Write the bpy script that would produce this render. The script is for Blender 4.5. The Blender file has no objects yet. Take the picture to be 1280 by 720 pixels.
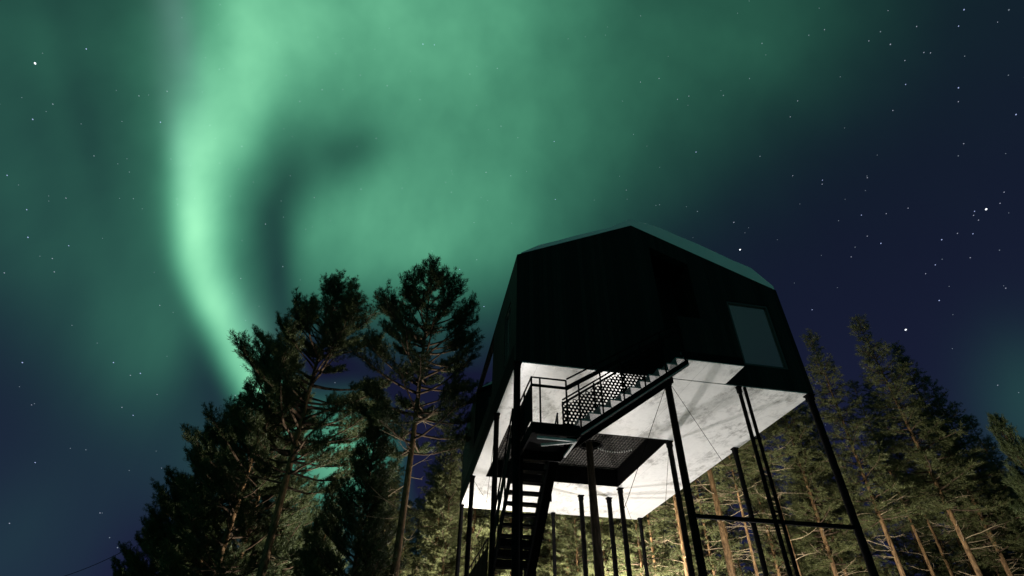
import bpy, bmesh, math, random
import numpy as np
from mathutils import Vector, Matrix, Euler

R_ = math.radians
scene = bpy.context.scene
COL = scene.collection

# ------------------------------------------------------------------ camera
cam_data = bpy.data.cameras.new("camera")
cam = bpy.data.objects.new("camera", cam_data)
COL.objects.link(cam)
cam_data.sensor_width = 36.0
cam_data.lens = 18.725
cam_data.clip_start = 0.05
cam_data.clip_end = 20000.0
YAW, PITCH, ROLL = 0.1772211, 0.6674276, 0.0184047
fw = Vector((math.sin(YAW) * math.cos(PITCH), math.cos(YAW) * math.cos(PITCH), math.sin(PITCH)))
r0 = Vector((math.cos(YAW), -math.sin(YAW), 0.0))
u0 = r0.cross(fw)
rt = math.cos(ROLL) * r0 + math.sin(ROLL) * u0
up = -math.sin(ROLL) * r0 + math.cos(ROLL) * u0
M = Matrix(((rt.x, up.x, -fw.x), (rt.y, up.y, -fw.y), (rt.z, up.z, -fw.z)))
cam.matrix_world = Matrix.Translation((0, 0, 1.5)) @ M.to_4x4()
scene.camera = cam

# ------------------------------------------------------------------ world: night sky with aurora
# every lobe is a patch of northern lights at a fixed direction of the sky:
# unit direction, patch rotation (euler), angular half widths, brightness
LOBES = [
    (-0.346, 0.4535, 0.8213, -0.5414, -0.2895, 0.2085, 0.0255, 0.0718, 0.0666),
    (-0.3877, 0.5293, 0.7547, -0.6617, -0.2959, 0.274, 0.0232, 0.0749, 0.1578),
    (-0.3363, 0.5323, 0.7769, -0.6381, -0.2567, 0.2335, 0.038, 0.0766, 0.1032),
    (-0.4186, 0.5917, 0.689, -0.7587, -0.3199, 0.2953, 0.0209, 0.0761, 0.1538),
    (-0.3992, 0.5945, 0.698, -0.7495, -0.3061, 0.2782, 0.0236, 0.077, 0.1324),
    (-0.377, 0.5973, 0.7079, -0.7396, -0.2902, 0.2592, 0.0265, 0.0779, 0.1599),
    (-0.3477, 0.6004, 0.7201, -0.7273, -0.2689, 0.2348, 0.0388, 0.0791, 0.2753),
    (-0.4033, 0.6487, 0.6454, -0.8113, -0.356, 0.2367, 0.024, 0.0781, 0.2614),
    (-0.3812, 0.6526, 0.6549, -0.8029, -0.3399, 0.2172, 0.0269, 0.0791, 0.211),
    (-0.3518, 0.657, 0.6668, -0.7925, -0.3185, 0.1921, 0.0394, 0.0805, 0.1487),
    (-0.3975, 0.7017, 0.5913, -0.8567, -0.4444, 0.1588, 0.0244, 0.0789, 0.3751),
    (-0.3751, 0.7064, 0.6002, -0.8506, -0.4274, 0.1393, 0.0274, 0.08, 0.1733),
    (-0.3454, 0.712, 0.6114, -0.843, -0.405, 0.114, 0.0401, 0.0814, 0.1476),
    (-0.3826, 0.7453, 0.546, -0.8626, -0.5745, 0.0387, 0.0249, 0.0793, 0.1372),
    (-0.3597, 0.7506, 0.5543, -0.8598, -0.5561, 0.0202, 0.028, 0.0805, 0.1732),
    (-0.3293, 0.7568, 0.5646, -0.8564, -0.5321, -0.004, 0.041, 0.082, 0.0227),
    (-0.3765, 0.7835, 0.4943, -0.8769, -0.6875, -0.0378, 0.0226, 0.0791, -0.0693),
    (-0.3557, 0.7889, 0.5011, -0.8769, -0.6705, -0.0534, 0.0255, 0.0802, 0.377),
    (-0.3321, 0.7944, 0.5085, -0.877, -0.6514, -0.0712, 0.0285, 0.0814, 0.3037),
    (-0.3006, 0.801, 0.5178, -0.8772, -0.6269, -0.0947, 0.0417, 0.083, 0.0588),
    (-0.32, 0.8311, 0.4548, -0.9283, -0.7089, -0.0858, 0.0259, 0.0814, 0.2019),
    (-0.2953, 0.8366, 0.4613, -0.9296, -0.6901, -0.1042, 0.0289, 0.0826, -0.0617),
    (-0.2627, 0.843, 0.4693, -0.9313, -0.6659, -0.1287, 0.0422, 0.0841, 0.0723),
    (-0.2787, 0.8703, 0.4061, -1.0112, -0.6995, -0.0734, 0.026, 0.0824, 0.3583),
    (-0.253, 0.8755, 0.4116, -1.0122, -0.6815, -0.0937, 0.0291, 0.0835, 0.3838),
    (-0.4326, 0.3458, 0.8326, -0.3397, -0.4884, -0.0288, 0.1242, 0.1084, -0.0133),
    (-0.2922, 0.3378, 0.8947, -0.3177, -0.3427, -0.083, 0.1426, 0.1133, 0.12),
    (-0.1264, 0.3193, 0.9392, -0.3036, -0.1781, -0.1376, 0.1561, 0.1163, 0.0497),
    (0.0537, 0.2893, 0.9557, -0.2986, -0.0026, -0.1922, 0.1606, 0.1172, 0.075),
    (-0.5578, 0.4483, 0.6985, -0.5505, -0.6102, 0.1427, 0.1076, 0.1138, 0.0841),
    (-0.2941, 0.4628, 0.8363, -0.4737, -0.3489, -0.022, 0.1521, 0.1315, 0.2311),
    (-0.1155, 0.451, 0.885, -0.4511, -0.1825, -0.1078, 0.1691, 0.1372, 0.2249),
    (0.0808, 0.421, 0.9034, -0.4431, -0.0023, -0.1944, 0.1749, 0.139, 0.0605),
    (0.2728, 0.3746, 0.8861, -0.4506, 0.1769, -0.2804, 0.167, 0.1366, 0.0495),
    (0.4405, 0.3188, 0.8393, -0.4723, 0.341, -0.3647, 0.1487, 0.1305, 0.0682),
    (-0.5623, 0.5529, 0.6149, -0.751, -0.5714, 0.2688, 0.109, 0.1232, 0.0535),
    (-0.2895, 0.5946, 0.75, -0.6532, -0.3348, 0.0476, 0.1596, 0.1474, 0.2424),
    (0.1101, 0.5633, 0.8188, -0.6114, -0.0027, -0.1969, 0.1869, 0.1587, 0.1637),
    (0.3139, 0.5096, 0.8011, -0.6217, 0.1704, -0.3196, 0.1774, 0.155, 0.0383),
    (-0.5561, 0.6533, 0.5139, -0.9485, -0.4917, 0.3786, 0.1096, 0.1285, 0.0526),
    (-0.4355, 0.6925, 0.5751, -0.8943, -0.4064, 0.254, 0.136, 0.1431, 0.042),
    (-0.2763, 0.7219, 0.6345, -0.8459, -0.2948, 0.1135, 0.1639, 0.157, 0.2406),
    (-0.0793, 0.729, 0.68, -0.8114, -0.1576, -0.0396, 0.1863, 0.1674, 0.2949),
    (0.1391, 0.7026, 0.6978, -0.7984, -0.004, -0.1993, 0.1941, 0.1709, 0.0511),
    (-0.4153, 0.7917, 0.4481, -1.0796, -0.3176, 0.3176, 0.1361, 0.1432, 0.0364),
    (-0.2539, 0.8309, 0.4951, -1.037, -0.2326, 0.1611, 0.164, 0.1572, -0.1659),
    (-0.0552, 0.8453, 0.5314, -1.0055, -0.1264, -0.0146, 0.1865, 0.1676, 0.061),
    (0.164, 0.8215, 0.5461, -0.993, -0.0063, -0.2011, 0.1944, 0.1712, -0.0442),
    (-0.2244, 0.9115, 0.3446, -1.2141, -0.1607, 0.1819, 0.1601, 0.148, 0.1126),
    (-0.0299, 0.9288, 0.3693, -1.1909, -0.0895, -0.0035, 0.1806, 0.1566, -0.1207),
    (0.1822, 0.9069, 0.3799, -1.1811, -0.009, -0.202, 0.1877, 0.1595, 0.0497),
    (-0.4724, 0.8666, 0.1611, -1.4072, -0.1477, 0.4748, 0.1077, 0.1143, 0.0271),
    (-0.3481, 0.9201, 0.1796, -1.3888, -0.1241, 0.3389, 0.1302, 0.1239, -0.0212),
    (-0.0061, 0.9774, 0.2112, -1.3577, -0.0548, -0.0056, 0.1701, 0.1381, 0.0669),
    (0.1932, 0.9567, 0.2179, -1.3512, -0.0115, -0.2018, 0.1759, 0.14, -0.0291),
    (-0.326, 0.4339, 0.8399, -0.4409, -0.3799, -0.0216, 0.0696, 0.068, 0.1374),
    (-0.2442, 0.4305, 0.8689, -0.428, -0.301, -0.0604, 0.0743, 0.0697, 0.0635),
    (-0.1554, 0.4234, 0.8925, -0.4179, -0.217, -0.0995, 0.0781, 0.071, 0.0312),
    (-0.0615, 0.4122, 0.909, -0.4112, -0.129, -0.1388, 0.0807, 0.0718, 0.0851),
    (0.0353, 0.3967, 0.9173, -0.4079, -0.0387, -0.1781, 0.0819, 0.0722, 0.0863),
    (0.1323, 0.3772, 0.9166, -0.4081, 0.0521, -0.2174, 0.0815, 0.0721, 0.0633),
    (-0.3263, 0.5078, 0.7973, -0.5404, -0.377, 0.0209, 0.0718, 0.0732, 0.1396),
    (-0.0512, 0.4927, 0.8687, -0.5033, -0.1289, -0.1258, 0.0842, 0.0783, 0.0313),
    (0.0501, 0.4773, 0.8773, -0.4992, -0.0387, -0.1754, 0.0856, 0.0788, 0.0502),
    (-0.2367, 0.5858, 0.7751, -0.628, -0.2914, 0.0072, 0.0792, 0.0805, -0.1134),
    (-0.0395, 0.5752, 0.817, -0.6031, -0.1261, -0.112, 0.0873, 0.0841, 0.0703),
    (-0.3187, 0.6564, 0.6838, -0.7575, -0.3449, 0.1086, 0.0749, 0.0813, -0.3265),
    (-0.2293, 0.6631, 0.7125, -0.7369, -0.2758, 0.0414, 0.0809, 0.0844, -0.1454),
    (0.0815, 0.6425, 0.7619, -0.7037, -0.0369, -0.1696, 0.0912, 0.0895, 0.0245),
    (-0.31, 0.7264, 0.6134, -0.8697, -0.3148, 0.1477, 0.0756, 0.0834, -0.2073),
    (-0.013, 0.7349, 0.6781, -0.8199, -0.1112, -0.0856, 0.091, 0.0915, 0.0453),
    (0.0971, 0.7209, 0.6862, -0.8139, -0.035, -0.1669, 0.0927, 0.0924, 0.0707),
    (0.2066, 0.6978, 0.6858, -0.8142, 0.0419, -0.2483, 0.0921, 0.0921, 0.0401),
    (-0.2065, 0.8029, 0.5592, -0.9602, -0.223, 0.0982, 0.0822, 0.0873, 0.0398),
    (-0.106, 0.8085, 0.5789, -0.9438, -0.1634, 0.0131, 0.0875, 0.0902, -0.0506),
    (0.0012, 0.8052, 0.5931, -0.9323, -0.0994, -0.075, 0.0913, 0.0921, -0.043),
    (0.7977, 0.5104, 0.3211, -1.2288, 0.2923, -0.8994, 0.057, 0.0939, 0.047),
    (-0.3068, 0.6624, 0.6834, -0.8085, -0.144, 0.2976, 0.0289, 0.0535, 0.0935),
    (-0.2671, 0.7627, 0.5891, -0.9239, -0.2134, 0.1783, 0.0253, 0.0827, -0.0716),
    (-0.1694, 0.6276, 0.7599, -0.6076, -0.3883, -0.235, 0.0686, 0.0428, -0.1454),
    (-0.1198, 0.9346, 0.3349, -1.2269, -0.1161, 0.086, 0.0789, 0.0787, 0.4754),
    (-0.523, 0.5546, 0.6472, -0.7157, -0.5401, 0.222, 0.0253, 0.2211, -0.0474),
    (-0.5624, 0.5449, 0.6219, -0.7354, -0.5759, 0.2593, 0.0335, 0.2132, -0.0404),
    (-0.4874, 0.5707, 0.6609, -0.7152, -0.5047, 0.1988, 0.0328, 0.2174, -0.0339),
    (-0.418, 0.7969, 0.4363, -1.0945, -0.3124, 0.3258, 0.0831, 0.0991, 0.1015),
]
world = bpy.data.worlds.new("World")
scene.world = world
world.cycles.sampling_method = 'MANUAL'
world.cycles.sample_map_resolution = 256
world.use_nodes = True
nt = world.node_tree
nt.nodes.clear()
def nn(t, **k):
    n = nt.nodes.new(t)
    for a, b in k.items(): setattr(n, a, b)
    return n
def ln(a, b): nt.links.new(a, b)
tc = nn('ShaderNodeTexCoord')
dirv = tc.outputs['Generated']
# very faint folding of the curtains (vertical rays), world directions again
nz = nn('ShaderNodeTexNoise'); nz.inputs['Scale'].default_value = 5.0; nz.inputs['Detail'].default_value = 3.0
mpn = nn('ShaderNodeMapping'); mpn.inputs['Scale'].default_value = (2.6, 2.6, 0.22)
ln(dirv, mpn.inputs['Vector']); ln(mpn.outputs[0], nz.inputs['Vector'])
# the rest of the glow, high in the sky behind the viewer
LOBES += [(-0.30, -0.62, 0.725, 0.0, 0.0, 0.0, 0.75, 0.75, 0.16)]
acc = None
for L in LOBES:
    m = nn('ShaderNodeMapping', vector_type='TEXTURE')
    m.inputs['Location'].default_value = L[0:3]
    m.inputs['Rotation'].default_value = L[3:6]
    m.inputs['Scale'].default_value = (L[6], L[7], 0.6)
    if acc is None: ln(dirv, m.inputs['Vector'])
    else:                                   # evaluated one after the other, to keep the shader stack small
        q = nn('ShaderNodeVectorMath', operation='MULTIPLY_ADD'); q.inputs[1].default_value = (1e-9,) * 3
        ln(acc, q.inputs[0]); ln(dirv, q.inputs[2]); ln(q.outputs[0], m.inputs['Vector'])
    d = nn('ShaderNodeVectorMath', operation='DOT_PRODUCT')
    ln(m.outputs[0], d.inputs[0]); ln(m.outputs[0], d.inputs[1])
    p = nn('ShaderNodeMath', operation='POWER'); p.inputs[0].default_value = 0.36788
    ln(d.outputs['Value'], p.inputs[1])
    a = nn('ShaderNodeMath', operation='MULTIPLY_ADD'); a.inputs[1].default_value = L[8]
    ln(p.outputs[0], a.inputs[0])
    if acc is None: a.inputs[2].default_value = 0.0
    else: ln(acc, a.inputs[2])
    acc = a.outputs[0]
mr = nn('ShaderNodeMapRange'); mr.inputs['From Min'].default_value = 0.25; mr.inputs['From Max'].default_value = 0.75
mr.inputs['To Min'].default_value = 0.87; mr.inputs['To Max'].default_value = 1.13
ln(nz.outputs[0], mr.inputs['Value'])
am = nn('ShaderNodeMath', operation='MULTIPLY'); ln(acc, am.inputs[0]); ln(mr.outputs[0], am.inputs[1])
ac = nn('ShaderNodeMath', operation='MAXIMUM'); ln(am.outputs[0], ac.inputs[0]); ac.inputs[1].default_value = 0.0
sq = nn('ShaderNodeMath', operation='MULTIPLY'); ln(ac.outputs[0], sq.inputs[0]); ln(ac.outputs[0], sq.inputs[1])
c1 = nn('ShaderNodeVectorMath', operation='SCALE'); c1.inputs[0].default_value = (0.14, 0.84, 0.46); ln(ac.outputs[0], c1.inputs['Scale'])
c2 = nn('ShaderNodeVectorMath', operation='SCALE'); c2.inputs[0].default_value = (0.21, 0.08, 0.06); ln(sq.outputs[0], c2.inputs['Scale'])
# night blue, paler towards the horizon
sx = nn('ShaderNodeSeparateXYZ'); ln(dirv, sx.inputs[0])
hz = nn('ShaderNodeMapRange'); hz.inputs['From Min'].default_value = 0.85; hz.inputs['From Max'].default_value = 0.10
hz.inputs['To Min'].default_value = 0.0; hz.inputs['To Max'].default_value = 1.0
ln(sx.outputs['Z'], hz.inputs['Value'])
b0 = nn('ShaderNodeVectorMath', operation='SCALE'); b0.inputs[0].default_value = (0.0082, 0.0095, 0.031); ln(hz.outputs[0], b0.inputs['Scale'])
b1 = nn('ShaderNodeVectorMath', operation='ADD'); b1.inputs[1].default_value = (0.0034, 0.0046, 0.0145); ln(b0.outputs[0], b1.inputs[0])
s1 = nn('ShaderNodeVectorMath', operation='ADD'); ln(c1.outputs[0], s1.inputs[0]); ln(c2.outputs[0], s1.inputs[1])
s2 = nn('ShaderNodeVectorMath', operation='ADD'); ln(s1.outputs[0], s2.inputs[0]); ln(b1.outputs[0], s2.inputs[1])
# thin lilac fringe along the edges of the arc
LILAC = [
    (-0.4212, 0.4704, 0.7754, -0.5465, -0.4332, 0.1263, 0.0243, 0.1332, 0.7),
    (-0.4232, 0.6002, 0.6788, -0.7065, -0.4683, 0.1277, 0.0171, 0.1084, 0.4),
    (-0.2917, 0.8241, 0.4856, -0.8812, -0.7024, -0.1493, 0.0319, 0.0936, 0.45),
]
fr_acc = None
for L in LILAC:
    m = nn('ShaderNodeMapping', vector_type='TEXTURE')
    m.inputs['Location'].default_value = L[0:3]; m.inputs['Rotation'].default_value = L[3:6]
    m.inputs['Scale'].default_value = (L[6], L[7], 0.6); ln(dirv, m.inputs['Vector'])
    d = nn('ShaderNodeVectorMath', operation='DOT_PRODUCT'); ln(m.outputs[0], d.inputs[0]); ln(m.outputs[0], d.inputs[1])
    p = nn('ShaderNodeMath', operation='POWER'); p.inputs[0].default_value = 0.36788; ln(d.outputs['Value'], p.inputs[1])
    a = nn('ShaderNodeMath', operation='MULTIPLY_ADD'); a.inputs[1].default_value = L[8]; ln(p.outputs[0], a.inputs[0])
    if fr_acc is None: a.inputs[2].default_value = 0.0
    else: ln(fr_acc, a.inputs[2])
    fr_acc = a.outputs[0]
c3 = nn('ShaderNodeVectorMath', operation='SCALE'); c3.inputs[0].default_value = (0.060, 0.060, 0.085); ln(fr_acc, c3.inputs['Scale'])
s3 = nn('ShaderNodeVectorMath', operation='ADD'); ln(s2.outputs[0], s3.inputs[0]); ln(c3.outputs[0], s3.inputs[1])
bg = nn('ShaderNodeBackground'); bg.inputs['Strength'].default_value = 1.0
ln(s3.outputs[0], bg.inputs['Color'])
wo = nn('ShaderNodeOutputWorld'); ln(bg.outputs[0], wo.inputs['Surface'])

# ------------------------------------------------------------------ exposure and render settings
scene.view_settings.view_transform = 'Standard'
scene.view_settings.look = 'None'
scene.view_settings.exposure = 0.0
scene.view_settings.gamma = 1.0
scene.view_settings.use_curve_mapping = False
scene.cycles.max_bounces = 5
scene.cycles.diffuse_bounces = 3
scene.cycles.glossy_bounces = 3
scene.cycles.transmission_bounces = 3
scene.cycles.transparent_max_bounces = 4
scene.cycles.sample_clamp_indirect = 4.0
scene.cycles.caustics_reflective = False
scene.cycles.caustics_refractive = False
scene.cycles.use_denoising = DENOISE if 'DENOISE' in globals() else True

# floodlights on the snow: (position, aim point, watts, full cone in degrees, blend)
LAMPS = [
    ((4.4, 22.8, 0.55), (4.5, 22.6, 9.0), 2150, 165, 0.5, 0),
    ((9.4, 22.9, 0.55), (9.2, 22.6, 9.0), 2300, 165, 0.5, 0),
    ((6.9, 13.4, 0.55), (6.9, 13.6, 9.0), 220, 160, 0.5, 0),
    ((9.5, 16.2, 0.55), (9.3, 16.0, 9.0), 230, 160, 0.5, 0),
    ((3.2, 27.0, 0.55), (-0.8, 32.0, 7.5), 23000, 145, 0.6, 1),
    ((9.4, 27.4, 0.55), (11.0, 38.0, 8.0), 62000, 125, 0.6, 1),
    ((15.5, 21.0, 0.55), (27.0, 27.5, 9.5), 13500, 110, 0.7, 1),
]
LAMP_COLORS = [(1.0, 0.95, 0.90), (1.0, 0.91, 0.75)]

# ------------------------------------------------------------------ helpers
def new_mat(name):
    m = bpy.data.materials.new(name); m.use_nodes = True
    return m, m.node_tree, m.node_tree.nodes['Principled BSDF']

def tag(o, label=None, cat=None, group=None, kind=None):
    if label: o['label'] = label
    if cat: o['category'] = cat
    if group: o['group'] = group
    if kind: o['kind'] = kind
    return o

def empty(name, loc, label, cat, group=None, rz=0.0):
    o = bpy.data.objects.new(name, None); COL.objects.link(o)
    o.location = loc; o.rotation_euler = (0, 0, rz); o.empty_display_size = 0.3
    return tag(o, label, cat, group)

class MB:
    """collects shapes (world coordinates) and links them as ONE mesh object"""
    def __init__(s): s.v = []; s.f = []
    def add(s, vs, fs):
        b = len(s.v); s.v += [tuple(v) for v in vs]; s.f += [tuple(b + i for i in f) for f in fs]; return s
    def box(s, x0, x1, y0, y1, z0, z1):
        return s.add([(x0,y0,z0),(x1,y0,z0),(x1,y1,z0),(x0,y1,z0),(x0,y0,z1),(x1,y0,z1),(x1,y1,z1),(x0,y1,z1)],
                     [(0,3,2,1),(4,5,6,7),(0,1,5,4),(1,2,6,5),(2,3,7,6),(3,0,4,7)])
    def bar(s, a, b, w, h):
        """rectangular bar from a to b, w sideways, h in the upright direction"""
        a = Vector(a); b = Vector(b); d = (b - a).normalized()
        side = d.cross(Vector((0,0,1)))
        side = side.normalized() if side.length > 1e-4 else Vector((1,0,0))
        upv = side.cross(d).normalized()
        vs = []
        for p in (a, b):
            for sx_, sz_ in ((-1,-1),(1,-1),(1,1),(-1,1)):
                vs.append(p + side * sx_ * w / 2 + upv * sz_ * h / 2)
        return s.add(vs, [(3,2,1,0),(4,5,6,7),(0,1,5,4),(1,2,6,5),(2,3,7,6),(3,0,4,7)])
    def tube(s, pts, rad, n=8, caps=True):
        pts = [Vector(p) for p in pts]
        if not hasattr(rad, '__len__'): rad = [rad] * len(pts)
        rings = []; ref = None
        for i, p in enumerate(pts):
            d = (pts[min(i+1, len(pts)-1)] - pts[max(i-1, 0)]).normalized()
            if ref is None: ref = Vector((1,0,0)) if abs(d.x) < 0.8 else Vector((0,1,0))
            a = (ref - d * ref.dot(d)).normalized(); ref = a; b = d.cross(a)
            rings.append([p + (a * math.cos(2*math.pi*k/n) + b * math.sin(2*math.pi*k/n)) * rad[i] for k in range(n)])
        vs = [q for r in rings for q in r]; fs = []
        for i in range(len(rings)-1):
            for k in range(n):
                fs.append((i*n+k, i*n+(k+1)%n, (i+1)*n+(k+1)%n, (i+1)*n+k))
        if caps: fs.append(tuple(range(n-1,-1,-1))); fs.append(tuple((len(rings)-1)*n+k for k in range(n)))
        return s.add(vs, fs)
    def prism(s, poly, holes, to3d, t):
        """flat polygon with holes (2-D points), placed by to3d(p, depth), thickness t"""
        bm = bmesh.new(); es = []
        for loop in [poly] + holes:
            vv = [bm.verts.new((p[0], p[1], 0)) for p in loop]
            for i in range(len(vv)): es.append(bm.edges.new((vv[i], vv[(i+1) % len(vv)])))
        bmesh.ops.triangle_fill(bm, use_beauty=True, use_dissolve=False, edges=es)
        bm.verts.index_update()
        n = len(bm.verts)
        vs = [to3d((v.co.x, v.co.y), 0.0) for v in bm.verts] + [to3d((v.co.x, v.co.y), t) for v in bm.verts]
        fs = []
        for f in bm.faces:
            idx = [v.index for v in f.verts]
            fs.append(tuple(idx)); fs.append(tuple(n + i for i in reversed(idx)))
        for e in bm.edges:
            if len(e.link_faces) == 1:
                a, b = e.verts[0].index, e.verts[1].index
                fs.append((a, b, n + b, n + a))
        bm.free()
        return s.add(vs, fs)
    def build(s, name, m, parent=None, smooth=False, bevel=0.0):
        me = bpy.data.meshes.new(name); me.from_pydata(s.v, [], s.f)
        bm = bmesh.new(); bm.from_mesh(me); bmesh.ops.recalc_face_normals(bm, faces=bm.faces); bm.to_mesh(me); bm.free()
        me.materials.append(m)
        if smooth:
            me.polygons.foreach_set('use_smooth', [True] * len(me.polygons))
        o = bpy.data.objects.new(name, me); COL.objects.link(o)
        if parent is not None:
            o.parent = parent
            w = Vector((0,0,0)); q = parent
            while q is not None: w += q.location; q = q.parent
            o.location = -w            # parts are written in world coordinates
        if bevel:
            b = o.modifiers.new('bevel', 'BEVEL'); b.width = bevel; b.segments = 3; b.limit_method = 'ANGLE'
        return o

def np_mesh(name, V, nf, m, k=3):
    """mesh of separate k-gons, verts in order"""
    me = bpy.data.meshes.new(name)
    me.vertices.add(len(V)); me.vertices.foreach_set('co', V.astype(np.float32).ravel())
    me.loops.add(nf * k); me.loops.foreach_set('vertex_index', np.arange(nf * k, dtype=np.int32))
    me.polygons.add(nf); me.polygons.foreach_set('loop_start', (np.arange(nf) * k).astype(np.int32))
    me.update(calc_edges=True); me.materials.append(m)
    return me

# ------------------------------------------------------------------ materials
def mat_plain(name, col, rough=0.6, spec=0.3, metal=0.0, noise=None):
    m, t, b = new_mat(name)
    b.inputs['Base Color'].default_value = (*col, 1); b.inputs['Roughness'].default_value = rough
    b.inputs['Specular IOR Level'].default_value = spec; b.inputs['Metallic'].default_value = metal
    if noise:
        sc, amt = noise
        n = t.nodes.new('ShaderNodeTexNoise'); n.inputs['Scale'].default_value = sc; n.inputs['Detail'].default_value = 6
        tcn = t.nodes.new('ShaderNodeTexCoord'); t.links.new(tcn.outputs['Object'], n.inputs['Vector'])
        r = t.nodes.new('ShaderNodeValToRGB')
        r.color_ramp.elements[0].position = 0.3; r.color_ramp.elements[1].position = 0.7
        r.color_ramp.elements[0].color = (*[c * (1 - amt) for c in col], 1)
        r.color_ramp.elements[1].color = (*[min(1, c * (1 + amt)) for c in col], 1)
        t.links.new(n.outputs[0], r.inputs[0]); t.links.new(r.outputs[0], b.inputs['Base Color'])
    return m

def mat_cladding():
    """black stained upright boards, grooves every 14 cm"""
    m, t, b = new_mat('black_timber')
    N = t.nodes.new; L = t.links.new
    tcn = N('ShaderNodeTexCoord'); s = N('ShaderNodeSeparateXYZ'); L(tcn.outputs['Object'], s.inputs[0])
    ad = N('ShaderNodeMath'); ad.operation = 'ADD'; L(s.outputs['X'], ad.inputs[0]); L(s.outputs['Y'], ad.inputs[1])
    dv = N('ShaderNodeMath'); dv.operation = 'DIVIDE'; L(ad.outputs[0], dv.inputs[0]); dv.inputs[1].default_value = 0.14
    fr = N('ShaderNodeMath'); fr.operation = 'FRACT'; L(dv.outputs[0], fr.inputs[0])
    fl = N('ShaderNodeMath'); fl.operation = 'FLOOR'; L(dv.outputs[0], fl.inputs[0])
    wn = N('ShaderNodeTexWhiteNoise'); wn.noise_dimensions = '1D'; L(fl.outputs[0], wn.inputs['W'])
    mp = N('ShaderNodeMapping'); mp.inputs['Scale'].default_value = (14, 14, 1.2); L(tcn.outputs['Object'], mp.inputs[0])
    gn = N('ShaderNodeTexNoise'); gn.inputs['Scale'].default_value = 3; gn.inputs['Detail'].default_value = 6; L(mp.outputs[0], gn.inputs['Vector'])
    mul = N('ShaderNodeMath'); mul.operation = 'MULTIPLY'; L(wn.outputs[0], mul.inputs[0]); L(gn.outputs[0], mul.inputs[1])
    r = N('ShaderNodeValToRGB'); L(mul.outputs[0], r.inputs[0])
    r.color_ramp.elements[0].color = (0.005, 0.005, 0.005, 1); r.color_ramp.elements[1].color = (0.024, 0.023, 0.022, 1)
    L(r.outputs[0], b.inputs['Base Color'])
    b.inputs['Roughness'].default_value = 0.75; b.inputs['Specular IOR Level'].default_value = 0.2
    pg = N('ShaderNodeMath'); pg.operation = 'PINGPONG'; pg.inputs[1].default_value = 0.5; L(fr.outputs[0], pg.inputs[0])
    st = N('ShaderNodeMapRange'); st.inputs['From Max'].default_value = 0.09; L(pg.outputs[0], st.inputs['Value'])
    bp = N('ShaderNodeBump'); bp.inputs['Distance'].default_value = 0.012; L(st.outputs[0], bp.inputs['Height'])
    L(bp.outputs[0], b.inputs['Normal'])
    return m

def mat_soffit():
    """white metal panels printed with a pale grey photograph of tree crowns"""
    m, t, b = new_mat('printed_soffit')
    N = t.nodes.new; L = t.links.new
    tcn = N('ShaderNodeTexCoord')
    def noise(scale, detail, dist, rough=0.6, stretch=(1,1,1)):
        mp = N('ShaderNodeMapping'); mp.inputs['Scale'].default_value = stretch; L(tcn.outputs['Object'], mp.inputs[0])
        n = N('ShaderNodeTexNoise'); n.inputs['Scale'].default_value = scale; n.inputs['Detail'].default_value = detail
        n.inputs['Roughness'].default_value = rough; n.inputs['Distortion'].default_value = dist
        L(mp.outputs[0], n.inputs['Vector']); return n.outputs[0]
    def ramp(src, p0, p1, c0, c1):
        r = N('ShaderNodeValToRGB'); L(src, r.inputs[0])
        r.color_ramp.elements[0].position = p0; r.color_ramp.elements[1].position = p1
        r.color_ramp.elements[0].color = (c0, c0, c0, 1); r.color_ramp.elements[1].color = (c1, c1, c1, 1)
        return r.outputs[0]
    def mul(a, c):
        x = N('ShaderNodeMix'); x.data_type = 'RGBA'; x.blend_type = 'MULTIPLY'; x.inputs['Factor'].default_value = 1
        L(a, x.inputs['A']); L(c, x.inputs['B']); return x.outputs['Result']
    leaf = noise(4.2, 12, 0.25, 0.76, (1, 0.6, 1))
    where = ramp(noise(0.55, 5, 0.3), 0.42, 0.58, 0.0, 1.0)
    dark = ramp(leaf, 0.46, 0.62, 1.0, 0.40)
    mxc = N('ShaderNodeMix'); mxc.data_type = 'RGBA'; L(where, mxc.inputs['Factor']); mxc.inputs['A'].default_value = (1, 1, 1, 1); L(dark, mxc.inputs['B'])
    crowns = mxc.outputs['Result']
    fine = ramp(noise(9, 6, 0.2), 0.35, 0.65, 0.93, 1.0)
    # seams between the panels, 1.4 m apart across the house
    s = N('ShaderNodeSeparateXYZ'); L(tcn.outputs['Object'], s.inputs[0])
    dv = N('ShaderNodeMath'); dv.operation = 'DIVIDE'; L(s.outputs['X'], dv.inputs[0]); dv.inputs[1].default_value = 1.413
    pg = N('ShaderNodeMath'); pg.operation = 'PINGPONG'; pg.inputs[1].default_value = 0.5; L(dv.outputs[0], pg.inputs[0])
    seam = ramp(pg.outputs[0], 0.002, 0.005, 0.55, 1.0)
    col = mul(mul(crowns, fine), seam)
    sc = N('ShaderNodeMix'); sc.data_type = 'RGBA'; sc.blend_type = 'MULTIPLY'; sc.inputs['Factor'].default_value = 1
    L(col, sc.inputs['A']); sc.inputs['B'].default_value = (0.80, 0.795, 0.79, 1)
    L(sc.outputs['Result'], b.inputs['Base Color'])
    b.inputs['Roughness'].default_value = 0.30; b.inputs['Specular IOR Level'].default_value = 0.5
    return m

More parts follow.
